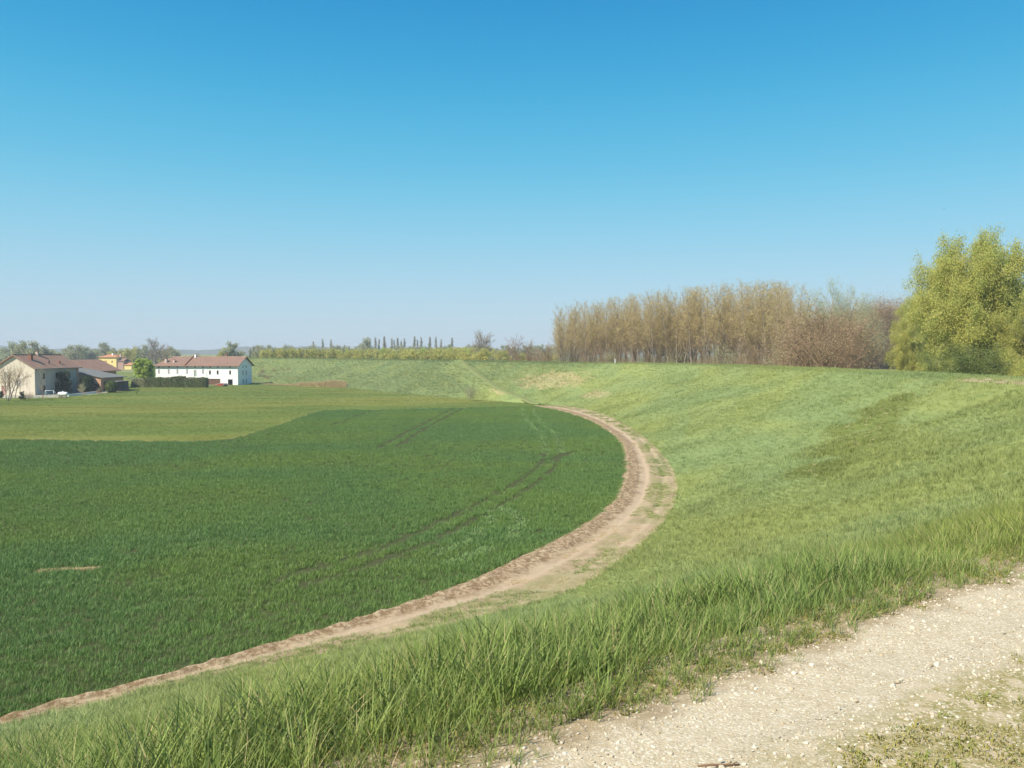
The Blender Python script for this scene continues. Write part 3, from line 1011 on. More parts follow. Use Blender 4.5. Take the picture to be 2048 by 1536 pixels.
class TreeB:
    def __init__(s, seed):
        s.g = np.random.default_rng(seed)
        s.V, s.Fq, s.n = {0: [], 1: []}, {0: [], 1: []}, {0: 0, 1: 0}
        s.anch = []
    def tube(s, pts, rad, k, part):
        pts = np.asarray(pts)
        m = len(pts)
        d = np.gradient(pts, axis=0)
        d /= np.linalg.norm(d, axis=1)[:, None] + 1e-9
        a = np.cross(d, [.31, .95, .05])
        a /= np.linalg.norm(a, axis=1)[:, None] + 1e-9
        b = np.cross(d, a)
        th = np.arange(k) * 2 * np.pi / k
        ring = pts[:, None] + np.asarray(rad)[:, None, None] * (np.cos(th)[None, :, None] * a[:, None] + np.sin(th)[None, :, None] * b[:, None])
        i = np.arange(m - 1)[:, None] * k + np.arange(k)[None]
        j = np.arange(m - 1)[:, None] * k + (np.arange(k) + 1)[None] % k
        f = np.stack([i, j, j + k, i + k], -1).reshape(-1, 4) + s.n[part]
        s.V[part].append(ring.reshape(-1, 3))
        s.Fq[part].append(f)
        s.n[part] += m * k
    def grow(s, p, d, L, r, lv, P):
        g = s.g
        n = P['seg'][lv]
        pts, dirs = [p], [d]
        for i in range(n):
            d = d + g.normal(0, P['wob'][lv], 3) + np.array([0, 0, P['trop'][lv]])
            d = d / np.linalg.norm(d)
            p = p + d * L / n
            pts.append(p); dirs.append(d)
        rad = r * (1 - (1 - P['tip'][lv]) * np.linspace(0, 1, n + 1))
        s.tube(pts, rad, P['sides'][lv], 0 if lv < P.get('trunk_lv', 1) else 1)
        pts = np.array(pts)
        last = P['levels'] - 1
        if lv < last:
            c = P['num'][lv]
            c = max(1, int(c * (0.75 + .5 * g.random()) * (1 if lv == 0 else min(1.4, L / P['ref'][lv]))))
            az = g.random() * 6.28
            for k in range(c):
                f = P['start'][lv] + (1 - P['start'][lv]) * (k + g.random()) / c
                q = f * n
                i = min(int(q), n - 1)
                pp = pts[i] + (pts[i + 1] - pts[i]) * (q - i)
                dd = dirs[min(i + 1, n)]
                az += 2.4 + g.normal(0, .4)
                an = R(P['ang'][lv]) * (0.75 + .5 * g.random())
                u = np.cross(dd, [.3, .1, .95] if abs(dd[2]) < .9 else [1, .2, 0]); u /= np.linalg.norm(u)
                v = np.cross(dd, u)
                nd = dd * math.cos(an) + (u * math.cos(az) + v * math.sin(az)) * math.sin(an)
                sh = P['shape'](f) if lv == 0 else 1 - .45 * f
                s.grow(pp, nd, L * P['ratio'][lv] * sh * (.8 + .4 * g.random()), max(rad[i] * P['rr'][lv], P.get('rmin', .012)), lv + 1, P)
        if lv >= P['leaf_lv']:
            for k in range(P['leaf_n'][lv - P['leaf_lv']]):
                f = g.random() ** .7 * n
                i = min(int(f), n - 1)
                s.anch.append(pts[i] + (pts[i + 1] - pts[i]) * (f - i))
    def leaves(s, per, spread, size, droop=0.0, aspect=1.6, zlow=None):
        g = s.g
        A = np.array(s.anch)
        if zlow:
            A = A[g.random(len(A)) < np.clip((A[:, 2] - zlow[0]) / (zlow[1] - zlow[0]), zlow[2], 1)]
        A = np.repeat(A, per, 0)
        n = len(A)
        A = A + g.normal(0, spread, (n, 3)) * [1, 1, .9]
        A[:, 2] -= droop * g.random(n)
        ax = g.normal(0, 1, (n, 3)); ax[:, 2] = ax[:, 2] * .8 - droop
        ax /= np.linalg.norm(ax, axis=1)[:, None]
        b = np.cross(ax, g.normal(0, 1, (n, 3)))
        b /= np.linalg.norm(b, axis=1)[:, None] + 1e-9
        sz = size * (.6 + .8 * g.random(n))[:, None]
        a_, b_ = ax * sz * aspect * .5, b * sz * .5
        Q = np.stack([A - a_, A + b_, A + a_, A - b_], 1)
        Q[:, :, 2] = np.maximum(Q[:, :, 2], .05)
        return Q.reshape(-1, 3)
    def meshes(s, bark_m, twig_m, leaf_m, leafQ=None):
        tr = np_mesh('trunk', np.concatenate(s.V[0]), [np.concatenate(s.Fq[0])], [bark_m], smooth=True)
        V, Fs, mi = [], [], []
        off = 0
        if s.V[1]:
            v = np.concatenate(s.V[1]); V.append(v); Fs.append(np.concatenate(s.Fq[1])); mi.append(0); off = len(v)
        if leafQ is not None and len(leafQ):
            V.append(leafQ); Fs.append(np.arange(len(leafQ)).reshape(-1, 4) + off); mi.append(1)
        cr = np_mesh('crown', np.concatenate(V), Fs, [twig_m, leaf_m], mi=mi)
        return tr, cr

def make_tree(seed, P, bark_m, twig_m, leaf_m, per, spread, size, droop=0.0, aspect=1.6):
    s = TreeB(seed)
    stems = P.get('stems', 1)
    for k in range(stems):
        a = s.g.random() * 6.28
        ln = P.get('lean', 0.03) * (.4 + s.g.random())
        d = np.array([math.cos(a) * ln, math.sin(a) * ln, 1.0])
        o = np.array([math.cos(a), math.sin(a), 0]) * P.get('base', 0.0) * s.g.random()
        hh = P['H'] * (1 if k == 0 else .72 + .28 * s.g.random())
        s.grow(o + [0, 0, -.25], d / np.linalg.norm(d), hh, P['r'], 0, P)
    Q = s.leaves(per, spread, size, droop, aspect, P.get('zlow')) if per else None
    return s.meshes(bark_m, twig_m, leaf_m, Q)

def plant(name, meshes, loc, label, cat='tree', group=None, sc_=1.0, rz=None, sz=None):
    e = empty(name, loc, random.random() * 6.28 if rz is None else rz)
    e.scale = (sc_, sc_, sc_ if sz is None else sz)
    tag(e, label, cat, group)
    for nm, m in zip(('trunk', 'crown'), meshes):
        mesh_obj(nm, m, e)
    return e

# ---- kinds
POP = dict(zlow=(3.0, 10.0, .06), H=15, r=.17, levels=4, seg=[9, 5, 4, 2], wob=[.03, .06, .10, .12], trop=[.03, .10, .12, .12], tip=[.12, .2, .3, .5], sides=[5, 3, 3, 3],
           num=[24, 8, 4], ref=[1, 4.0, 1.6], start=[.20, .15, .1], ang=[38, 28, 28], ratio=[.34, .44, .5], rr=[.42, .5, .6], shape=lambda f: 1.15 - .85 * f,
           leaf_lv=2, leaf_n=[1, 3], trunk_lv=1)
pops = []
for sd in range(5):
    P = dict(POP, stems=1 + (sd % 2 == 1), lean=.17 if sd % 2 else .06, base=.5)
    pops.append(make_tree(100 + sd, P, M['bark_grey'], M['twig_brown'], M['bud_tan'], 5, .22, .075))
pops_low = [make_tree(120 + sd, dict(POP, H=12, stems=2, lean=.22, base=1.2, num=[14, 6, 4]), M['bark_grey'], M['twig_tan'], M['bud_pink'], 5, .24, .085) for sd in range(2)]
BUSH = dict(H=5, r=.06, levels=4, seg=[5, 4, 3, 2], wob=[.10, .12, .14, .15], trop=[.05, .07, .06, .04], tip=[.2, .3, .4, .5], sides=[4, 3, 3, 3],
            num=[7, 5, 4], ref=[1, 2, .9], start=[.12, .15, .1], ang=[38, 38, 36], ratio=[.5, .5, .5], rr=[.55, .6, .7], shape=lambda f: 1.1 - .6 * f,
            leaf_lv=2, leaf_n=[1, 2], trunk_lv=1, stems=6, lean=.45, base=.9)
bush_brown = [make_tree(140 + sd, BUSH, M['bark_brown'], M['bark_brown'], M['bud_pink'], 12, .30, .036) for sd in range(3)]
bush_tan = [make_tree(145 + sd, BUSH, M['bark_grey'], M['twig_tan'], M['leaf_olive'], 5, .26, .075) for sd in range(2)]
bush_green = [make_tree(148 + sd, BUSH, M['bark_grey'], M['twig_tan'], M['leaf_spring'], 8, .3, .16) for sd in range(2)]
BARE = dict(rmin=.03, H=11, r=.24, levels=4, seg=[6, 5, 4, 2], wob=[.05, .08, .12, .14], trop=[.03, .07, .06, .05], tip=[.25, .2, .3, .5], sides=[5, 4, 3, 3],
            num=[12, 7, 4], ref=[1, 4, 1.8], start=[.22, .15, .1], ang=[46, 36, 36], ratio=[.55, .48, .5], rr=[.55, .5, .6], shape=lambda f: 1.1 - .5 * f,
            leaf_lv=3, leaf_n=[2], trunk_lv=1)
bare_vase = [make_tree(160, dict(BARE, rmin=.05, num=[18, 9, 5], start=[.16, .15, .1], ang=[38, 34, 34]), M['bark_grey'], M['bark_grey'], M['leaf_olive'], 1, .15, .10)]
bare_red = [make_tree(162 + sd, dict(BARE, H=9, stems=2, lean=.12, base=.8), M['bark_brown'], M['bark_brown'], M['bud_pink'], 2, .2, .11) for sd in range(2)]
M['leaf_pale'] = leafm('pale_spring_leaf', (.50, .53, .28), (.46, .50, .27), .4)
bare_pale = [make_tree(166 + sd, dict(POP, zlow=None, H=17, stems=2, lean=.08, base=.8, ratio=[.38, .46, .5]), M['bark_pale'], M['bark_pale'], M['leaf_pale'], 5, .3, .075) for sd in range(2)]
ROUND = dict(H=8.5, r=.24, levels=4, seg=[5, 5, 4, 2], wob=[.05, .09, .12, .14], trop=[.02, .05, .03, .02], tip=[.3, .2, .3, .5], sides=[5, 3, 3, 3],
             num=[11, 7, 4], ref=[1, 4, 1.8], start=[.1, .12, .1], ang=[60, 44, 42], ratio=[.58, .5, .5], rr=[.5, .5, .6], shape=lambda f: 1.1 - .55 * f,
             leaf_lv=2, leaf_n=[2, 3], trunk_lv=1)
round_olive = [make_tree(180 + sd, ROUND, M['bark_grey'], M['bark_grey'], M['leaf_olive'], 9, .5, .30) for sd in range(2)]
round_grey = [make_tree(184 + sd, ROUND, M['bark_grey'], M['bark_pale'], M['leaf_grey'], 7, .5, .28) for sd in range(2)]
round_spring = [make_tree(188 + sd, ROUND, M['bark_grey'], M['twig_tan'], M['leaf_spring'], 9, .5, .30) for sd in range(2)]
YOUNG = dict(H=7, r=.09, levels=3, seg=[6, 4, 3], wob=[.03, .06, .1], trop=[.03, .10, .08], tip=[.2, .25, .4], sides=[4, 3, 3],
             num=[14, 5], ref=[1, 1.8], start=[.34, .12], ang=[44, 36], ratio=[.36, .5], rr=[.45, .5], shape=lambda f: 1.1 - .6 * f,
             leaf_lv=1, leaf_n=[2, 3], trunk_lv=1)
young = [make_tree(200 + sd, YOUNG, M['bark_pale'], M['bark_pale'], m_, 4, .3, .26) for sd, m_ in ((0, M['leaf_spring']), (1, M['leaf_lime']), (2, M['leaf_olive']), (3, M['leaf_spring']))]
LOMB = dict(rmin=.05, H=20, r=.35, levels=3, seg=[8, 5, 3], wob=[.015, .03, .06], trop=[.02, .22, .2], tip=[.15, .25, .4], sides=[5, 3, 3],
            num=[46, 7], ref=[1, 4], start=[.10, .1], ang=[26, 22], ratio=[.26, .5], rr=[.3, .5], shape=lambda f: 1.05 - .7 * f,
            leaf_lv=1, leaf_n=[2, 2], trunk_lv=1)
M['leaf_lomb'] = leafm('columnar_leaf', (.33, .33, .24), (.36, .35, .25), .2)
lomb = [make_tree(210 + sd, LOMB, M['bark_grey'], M['bark_grey'], M['leaf_lomb'], 4, .25, .3) for sd in range(3)]
WILLOW = dict(H=15, r=.40, levels=4, seg=[7, 6, 5, 4], wob=[.05, .09, .12, .12], trop=[.02, .03, -.02, -.14], tip=[.25, .2, .3, .5], sides=[6, 4, 3, 3],
              num=[22, 10, 5], ref=[1, 6, 2.5], start=[.06, .18, .1], ang=[60, 44, 42], ratio=[.50, .46, .5], rr=[.4, .5, .55], shape=lambda f: .62 + .55 * math.sin(math.pi * min(1, f * 1.05)) ** .8,
              leaf_lv=2, leaf_n=[3, 8], trunk_lv=1)
willow_big = make_tree(231, dict(WILLOW, stems=3, lean=.22, base=1.2), M['bark_grey'], M['twig_tan'], M['leaf_willow'], 17, .40, .085, .4, 2.3)
willow_small = [make_tree(232 + k, dict(WILLOW, num=[15, 8, 5], stems=2, lean=.25, base=1.0), M['bark_grey'], M['twig_tan'], M['leaf_willow'], 13, .38, .095, .3, 2.2) for k in range(2)]
WEEP = dict(H=8, r=.3, levels=4, seg=[5, 5, 5, 6], wob=[.05, .08, .08, .03], trop=[.02, .02, -.12, -.5], tip=[.3, .2, .3, .5], sides=[6, 4, 3, 3],
            num=[22, 8, 7], ref=[1, 4, 1.8], start=[.3, .2, .2], ang=[58, 46, 40], ratio=[.44, .5, 1.5], rr=[.5, .5, .5], shape=lambda f: 1.1 - .45 * f,
            leaf_lv=3, leaf_n=[12], trunk_lv=1)
weep = make_tree(240, WEEP, M['bark_grey'], M['twig_tan'], M['leaf_lime'], 5, .22, .2, .2, 2.4)
MAG = dict(ROUND, H=7.5, num=[16, 8, 4], start=[.06, .1, .1], ratio=[.42, .5, .5])
magnolia = make_tree(250, MAG, M['bark_brown'], M['bark_brown'], M['leaf_dark'], 5, .3, .30)
GARD = dict(BARE, rmin=.016, H=7.5, r=.14, stems=3, lean=.22, base=.5, num=[9, 6, 4], start=[.3, .15, .1], ang=[34, 34, 34])
garden_bare = [make_tree(260 + k, GARD, M['bark_grey'], M['bark_brown'], M['bud_pink'], 2, .2, .10) for k in range(2)]
tall_bare = make_tree(264, dict(POP, H=8.5, r=.12, num=[16, 6, 4], ratio=[.30, .45, .5]), M['bark_brown'], M['twig_tan'], M['bud_tan'], 2, .2, .10)
ORCH = dict(GARD, H=4, stems=1, num=[8, 5, 3])
orchard = make_tree(268, ORCH, M['bark_brown'], M['bark_brown'], M['bud_pink'], 3, .15, .10)

FP = 4.66
def on_px(u, d):
    return (xat(u, d), d)
HT = {}
def mh(m):
    k = m[1].name
    if k not in HT:
        co = np.empty(len(m[1].vertices) * 3, np.float32)
        m[1].vertices.foreach_get('co', co)
        HT[k] = float(np.percentile(co[2::3], 99.7))
    return HT[k]
def top_scale(v, d, z0, m):
    return (zat(v, d) - z0) / mh(m)

# ---- the grove of tall poplars beyond the dike
def outer(s, t):
    p, n = toe_at(np.array([s]))
    return (p + n * t)[0]
s_g0 = st_of([(16.9, 128)])[0][0]
s_g1 = st_of([(4.0, 165)])[0][0]
rg = random.Random(7)
def stretch(u, bands, cat, grp):
    for i, (lim, lab) in enumerate(bands):
        if u < lim:
            return lab, cat, f'{grp}: {lab.split(" ", 3)[3]}'
def beyond(u, tmin, d=70.0):
    """first distance along picture column u that lies tmin metres beyond the toe of the dike"""
    dd_ = np.arange(d, 330, 1.0)
    _, t = st_of(np.stack([(u - CX) / F * dd_, dd_], -1))
    ok = (t > tmin) & (t < 200)
    bad = np.where(~ok)[0]
    return float(dd_[min(len(dd_) - 1, bad[-1] + 1)]) if len(bad) else d
for row, t_ in enumerate((41, 46, 51, 57)):
    u = 1122 + rg.uniform(0, 10)
    while u < 1606:
        d = beyond(u, t_) + rg.uniform(-1, 1)
        vt = np.interp(u, [1112, 1150, 1250, 1360, 1420, 1530, 1570, 1610], [622, 606, 592, 580, 572, 562, 568, 580]) + rg.uniform(-5, 8)
        m = rg.choice(pops)
        k = top_scale(vt, d, FP, m)
        plant('poplar_tree', m, (xat(u, d), d, FP), *stretch(u, [(1235, 'tall slender poplar at the low end of the grove, by the lone bare trees'), (1365, 'tall slender poplar in the grove behind the white marker post'), (1490, 'tall slender poplar in the higher middle stretch of the grove'), (9999, 'tall slender poplar at the high end of the grove, by the thicket')], 'tree', 'grove poplars'), sc_=k * .95, sz=k)
        u += rg.uniform(15, 29)
for k in range(36):
    u = 1118 + (1612 - 1118) * (k + rg.random()) / 36
    d = beyond(u, rg.uniform(38, 46))
    if k % 2 == 0:
        plant('leaning_tree', rg.choice(pops_low), (xat(u, d), d, FP), 'low bare leaning tree under the edge of the poplar grove', group='low bare trees under the grove', sc_=rg.uniform(.6, 1.0))
    else:
        plant('bare_shrub', rg.choice(bush_brown + bush_tan), (xat(u, d), d, FP), 'leafless brown shrub at the foot of the poplar grove', 'shrub', group='shrubs at the foot of the grove', sc_=rg.uniform(1.1, 1.9))
# ---- brown thicket and pale trees between the grove and the willow
for k in range(78):
    u = 1606 + 232 * (k + rg.random()) / 78
    d = beyond(u, rg.uniform(37, 40) if k % 2 else rg.uniform(40, 47))
    vt = np.interp(u, [1605, 1640, 1700, 1760, 1830], [650, 636, 622, 614, 618]) + rg.uniform(0, 55)
    m = rg.choice(bush_brown)
    k_ = top_scale(vt, d, FP, m)
    k_ *= 1.2
    plant('thicket_shrub', m, (xat(u, d), d, FP), *stretch(u, [(1680, 'tall leafless brown shrub in the thicket, next to the poplar grove'), (1755, 'tall leafless brown shrub in the middle of the thicket'), (9999, 'tall leafless brown shrub in the thicket, beside the smaller willow')], 'shrub', 'thicket shrubs'), sc_=k_ * .85, sz=k_)
for u, vt, d, lab in ((1632, 578, 150, 'pale thin tree next to the end of the poplar grove'), (1664, 556, 148, 'tallest pale feathery tree rising above the brown thicket'), (1700, 572, 152, 'pale feathery tree behind the middle of the thicket'), (1745, 588, 146, 'greyish open tree behind the thicket, nearest the willow')):
    k_ = top_scale(vt, d, FP, bare_pale[u % 2])
    plant('pale_tree', bare_pale[u % 2], (xat(u, d), d, FP), lab, group=None, sc_=k_ * .8, sz=k_)
# ---- willows
wz = 19.5
plant('willow_tree', willow_big, (xat(1936, 100), 100, FP), 'huge rounded yellow-green willow, tallest tree by the dike', sc_=top_scale(474, 100, FP, willow_big) * .66, sz=top_scale(474, 100, FP, willow_big), rz=3.3)
plant('willow_tree', willow_small[0], (xat(1822, 138), 138, FP), 'smaller yellow-green willow behind the brown thicket', sc_=top_scale(585, 124, FP, willow_small[0]) * .55, sz=top_scale(588, 138, FP, willow_small[0]), rz=1)
plant('willow_tree', willow_small[1], (xat(2062, 92), 92, FP), 'bright yellow willow cut by the edge of the photo', sc_=top_scale(590, 92, FP, willow_small[1]) * .8, sz=top_scale(590, 92, FP, willow_small[1]), rz=4)
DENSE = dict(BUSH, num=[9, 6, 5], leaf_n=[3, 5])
M['leaf_shade'] = leafm('shade_green_leaf', (.17, .22, .06), (.23, .26, .075), .3)  # dark leaf colour stands in for the shade below the huge willow's crown
dense_bush = [make_tree(150 + sd, DENSE, M['bark_grey'], M['twig_tan'], m_, 14, .22, .05) for sd, m_ in ((0, M['leaf_shade']), (1, M['leaf_willow']))]
for u, d, i, k_, lab in ((1868, 92, 1, 1.05, 'low yellow-green leafy bush at the foot of the huge willow, next to the thicket'), (1915, 88, 0, 1.2, 'added leafy bush, coloured dark as the shade under the middle of the huge willow'), (1968, 86, 0, 1.35, 'largest added leafy bush, coloured dark as the shade under the huge willow'), (2034, 84, 1, 1.1, 'yellow-green leafy bush beneath the bright yellow willow')):
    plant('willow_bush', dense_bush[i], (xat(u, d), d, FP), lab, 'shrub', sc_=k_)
# ---- single trees and shrubs behind the bend of the dike
plant('bare_tree', bare_vase[0], (*on_px(961, 290), FP), 'grey vase-shaped bare tree standing alone above the shrubs', sc_=top_scale(660, 290, FP, bare_vase[0]), rz=.4)
for u, vt, d, lab, i in ((1032, 668, 280, 'reddish bare tree with the widest crown beyond the bend', 0), (1056, 678, 272, 'smaller reddish bare tree beside the widest one', 1), (1075, 692, 268, 'lowest reddish bare tree of the three beyond the bend', 0), (1100, 684, 252, 'thin bare tree by the near end of the poplar grove', 1)):
    k_ = top_scale(vt, d, FP, bare_red[i])
    plant('bare_tree', bare_red[i], (*on_px(u, d), FP), lab, sc_=k_ * .9, sz=k_)
for k in range(40):
    u = 690 + 420 * (k + rg.random()) / 40
    d = max(rg.uniform(262, 300), beyond(u, 41) + rg.uniform(0, 12))
    vt = rg.uniform(697, 709)
    m = rg.choice(bush_green + bush_tan + (bush_brown if u > 1000 else bush_green))
    k_ = top_scale(vt, d, FP, m)
    lab, g_n = ('low yellow-green shrub behind the crest of the dike', 'yellow-green shrubs behind the crest') if m in bush_green else ('low greyish shrub behind the crest of the dike', 'greyish shrubs behind the crest')
    plant('crest_shrub', m, (*on_px(u, d), FP), lab, 'shrub', g_n, sc_=k_)
# ---- young poplar plantation in rows
for row in range(5):
    d0 = 372 + row * 13
    u = 508 + rg.uniform(0, 6)
    while u < 985:
        d = d0 + (u - 500) * .01 + rg.uniform(-2, 2)
        vt = np.interp(u, [500, 560, 700, 990], [703, 698, 699, 696]) + rg.uniform(-2.5, 3)
        i = rg.choice([0, 1, 3, 0, 3, 2]) if u > 560 else rg.choice([0, 3, 2])
        k_ = top_scale(vt, d, FP, young[i])
        plant('young_poplar', young[i], (*on_px(u, d), FP), *stretch(u, [(610, 'young pale-trunked poplar of the plantation, near the white gable'), (735, 'young pale-trunked poplar of the plantation, before the broad pale rounded tree'), (860, 'young pale-trunked poplar of the plantation, below the columnar poplars'), (9999, 'young pale-trunked poplar of the plantation, by the vase-shaped bare tree')], 'tree', 'plantation poplars'), sc_=k_)
        u += rg.uniform(9, 14)
# ---- Lombardy poplars on the skyline
LB = [(626, 683), (646, 678), (661, 679), (690, 690), (752, 674), (757, 678), (770, 673), (783, 676), (790, 680), (796, 676), (803, 681), (810, 677), (828, 673), (834, 679), (843, 675), (859, 674), (873, 673), (881, 679), (903, 676)]
for i, (u, vt) in enumerate(LB):
    d = 690 + rg.uniform(-20, 20)
    k_ = top_scale(vt, d, FP, lomb[i % 3])
    plant('columnar_poplar', lomb[i % 3], (*on_px(u, d), FP), 'dark columnar poplar on the skyline above the plantation', group='columnar poplars on the skyline', sc_=k_ * 1.0, sz=k_)
plant('round_tree', round_grey[0], (*on_px(731, 600), FP), 'broad pale rounded tree above the plantation, beside the columnar row', sc_=top_scale(676, 600, FP, round_grey[0]))
for u, vt in ((500, 696), (508, 694), (515, 697)):
    plant('dark_tree', lomb[0], (*on_px(u, 560), FP), 'small dark tree beyond the gable of the white farmhouse', group='small dark trees beyond the white gable', sc_=top_scale(vt, 560, FP, lomb[0]))
# low far tree line
for k in range(48):
    u = 505 + 610 * (k + rg.random()) / 48
    d = rg.uniform(620, 680)
    m = rg.choice(round_olive + round_grey)
    plant('skyline_tree', m, (*on_px(u, d), FP), *stretch(u, [(700, 'low greyish skyline tree between gable and broad pale tree'), (930, 'low greyish skyline tree around the columnar poplars'), (9999, 'low greyish skyline tree behind the lone bare trees')], 'tree', 'skyline trees'), sc_=top_scale(rg.uniform(689, 696), d, FP, m))
# ---- trees behind the farm
BT = [(22, 684, 560, 'g', 'pale spreading tree behind the stone house, first from the edge'), (58, 682, 540, 'o', 'broad olive tree behind the roof ridge of the stone house'), (84, 690, 545, 'o', 'low olive tree behind the chimney end of the stone house'),
      (150, 690, 620, 'o', 'rounded tree behind the red-roofed barn'), (172, 692, 640, 'g', 'grey-green tree between the barn and the yellow house'),
      (210, 686, 700, 'o', 'tallest rounded tree directly behind the yellow house'), (236, 696, 690, 'o', 'low olive tree just beside the yellow house roof'), (262, 695, 620, 's', 'olive-yellow tree behind the weeping willow'),
      (285, 690, 640, 'o', 'wide olive tree behind the crown of the weeping willow'), (345, 694, 600, 'o', 'dense olive tree above the end of the white farmhouse roof'), (465, 684, 420, 'g', 'pale open tree above the roof near the white gable'), (452, 694, 430, 's', 'low yellowish tree below the pale open tree')]
KM = {'g': round_grey, 'o': round_olive, 's': round_spring}
for i, (u, vt, d, k, lab) in enumerate(BT):
    z_ = FP if u > 440 else 0
    plant('background_tree', KM[k][i % 2], (*on_px(u, d), z_), lab, sc_=top_scale(vt, d, z_, KM[k][i % 2]))
plant('bare_tree', bare_vase[0], (*on_px(309, 560), 0), 'tall leafless tree above the olive trees behind the farm', sc_=top_scale(675, 560, 0, bare_vase[0]), rz=2)
plant('bare_tree', bare_red[0], (*on_px(328, 570), 0), 'lower leafless tree beside the tall one behind the farm', sc_=top_scale(686, 570, 0, bare_red[0]), rz=1)
for k in range(44):
    u = -20 + 380 * (k + rg.random()) / 44
    d = rg.uniform(640, 720)
    m = rg.choice(round_olive + round_spring)
    plant('background_shrub', m, (*on_px(u, d), 0), *stretch(u, [(130, 'low olive tree of the belt behind the stone house'), (250, 'low olive tree of the belt behind the yellow house'), (9999, 'low olive tree of the belt behind the weeping willow')], 'tree', 'belt trees'), sc_=top_scale(rg.uniform(697, 707), d, 0, m))
# shrubs on the far slope
for u, v, k_ in ((940, 797, .75),):
    p = gnd(u, v, .6)
    plant('bare_shrub', bush_tan[0], (p[0], p[1], .5), 'small grey leafless bush at the foot of the grassy ramp', 'shrub', sc_=.62)
for k in range(16):
    u = 515 + 95 * (k + rg.random()) / 16
    d = 296 + rg.uniform(-2, 12)
    plant('slope_shrub', bush_brown[k % 3] if k % 2 else bush_tan[k % 2], (*on_px(u, d), max(0, (d - 296) * .3)), 'thin leafless shrub on the slope beyond the white farmhouse', 'shrub', 'thin shrubs on the slope beyond the white farmhouse', sc_=rg.uniform(.35, .6))

# ------------------------------------------------------------------ farm buildings
def m_plaster(name, col, stain, rough=0.9, st=.35):
    t = NT(name)
    p = t.pos()
    n1 = t.noise(t.scalev(p, (1, 1, .45)), 0.55, 5, .65)
    n2 = t.noise(p, 3.5, 4, .6)
    c = t.mix(t.math('MULTIPLY', t.mask(n1, .48, .70), st), col, stain)
    c = t.mix(t.math('MULTIPLY', t.mask(n2, .5, .8), st * .6), c, stain)
    return t.surf(c, rough, .1, bump=n2, bstr=.2, bdist=.02)
def m_tiles(name, a, b, c3):
    t = NT(name)
    tc = t.n('ShaderNodeTexCoord')
    o = tc.outputs['Object']
    n1 = t.noise(o, .5, 4, .6)
    n2 = t.noise(o, 3.2, 4, .7)
    c = t.mix(t.mask(n1, .38, .62), a, b)
    c = t.mix(t.math('MULTIPLY', t.mask(n2, .52, .66), .7), c, c3)
    w = t.n('ShaderNodeTexWave')
    w.inputs['Scale'].default_value = 3.2
    t.l(o, w.inputs[0])
    return t.surf(c, .9, .1, bump=w.outputs['Fac'], bstr=.5, bdist=.05)
def m_brick(name, a, b, mortar):
    t = NT(name)
    tc = t.n('ShaderNodeTexCoord')
    mp = t.n('ShaderNodeMapping')
    mp.inputs['Rotation'].default_value = (R(90), 0, 0)
    t.l(tc.outputs['Object'], mp.inputs[0])
    br = t.n('ShaderNodeTexBrick')
    t.l(mp.outputs[0], br.inputs['Vector'])
    br.inputs['Color1'].default_value = (*a, 1)
    br.inputs['Color2'].default_value = (*b, 1)
    br.inputs['Mortar'].default_value = (*mortar, 1)
    br.inputs['Scale'].default_value = 1.0
    br.inputs['Brick Width'].default_value = .27
    br.inputs['Row Height'].default_value = .08
    br.inputs['Mortar Size'].default_value = .008
    n = t.noise(tc.outputs['Object'], .6, 4, .6)
    c = t.mix(t.math('MULTIPLY', t.mask(n, .5, .7), .35), br.outputs[0], mortar)
    return t.surf(c, .9, .1)
M['white_wall'] = m_plaster('white_render', (.88, .87, .83), (.78, .77, .73), st=.15)
M['cream_wall'] = m_plaster('weathered_cream_plaster', (.62, .55, .44), (.36, .29, .21), st=.8)
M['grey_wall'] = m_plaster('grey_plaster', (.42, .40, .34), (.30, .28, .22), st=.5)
M['yellow_wall'] = m_plaster('yellow_render', (.80, .62, .24), (.70, .52, .20), st=.2)
M['ochre_wall'] = m_plaster('mauve_render', (.42, .27, .22), (.36, .24, .2), st=.2)
M['tiles'] = m_tiles('old_clay_tiles', (.29, .175, .13), (.245, .155, .12), (.37, .27, .20))
M['tiles_red'] = m_tiles('red_clay_tiles', (.40, .235, .165), (.345, .205, .15), (.46, .32, .23))
M['tiles_orange'] = m_tiles('orange_clay_tiles', (.52, .23, .12), (.46, .21, .11), (.55, .3, .18))
M['brick'] = m_brick('orange_brick', (.56, .31, .17), (.48, .25, .14), (.52, .42, .31))
M['fibre'] = plain('grey_sheet_roof', (.20, .20, .185), .85, .2, .25, .8)
M['wood_dark'] = plain('dark_wood', (.06, .045, .035), .8, .2, .3, 4)
M['wood_brown'] = plain('brown_boards', (.17, .095, .065), .8, .2, .3, 3)
M['shutter_grey'] = plain('grey_shutter', (.36, .36, .37), .7, .3, .08)
M['shutter_green'] = plain('grey_green_shutter', (.33, .37, .32), .7, .3, .08)
M['glass_dark'] = plain('dark_window_glass', (.02, .022, .025), .15, .5, .1)
M['black'] = plain('black_opening', (.012, .012, .012), .9, .1)
M['metal_white'] = plain('white_painted_metal', (.78, .79, .78), .4, .5, .04)
M['metal_grey'] = plain('grey_metal', (.22, .22, .22), .5, .5, .1)
M['red_paint'] = plain('red_paint', (.42, .035, .03), .4, .5, .12)
M['car_red'] = plain('dull_red_paint', (.34, .08, .09), .35, .5, .08)
M['tyre'] = plain('tyre_rubber', (.03, .03, .03), .9, .2)
M['chimney'] = m_plaster('chimney_render', (.60, .46, .38), (.4, .28, .22))
M['chimney_brick'] = plain('chimney_brick', (.27, .13, .09), .9, .1, .2, 4)
M['paving'] = plain('pale_yard_paving', (.50, .46, .38), .9, .1, .15, .6)
M['blue_panel'] = plain('blue_grey_panel', (.16, .20, .22), .7, .3, .15)
M['stick'] = plain('dry_stick', (.20, .12, .07), .9, .1, .3, 40)
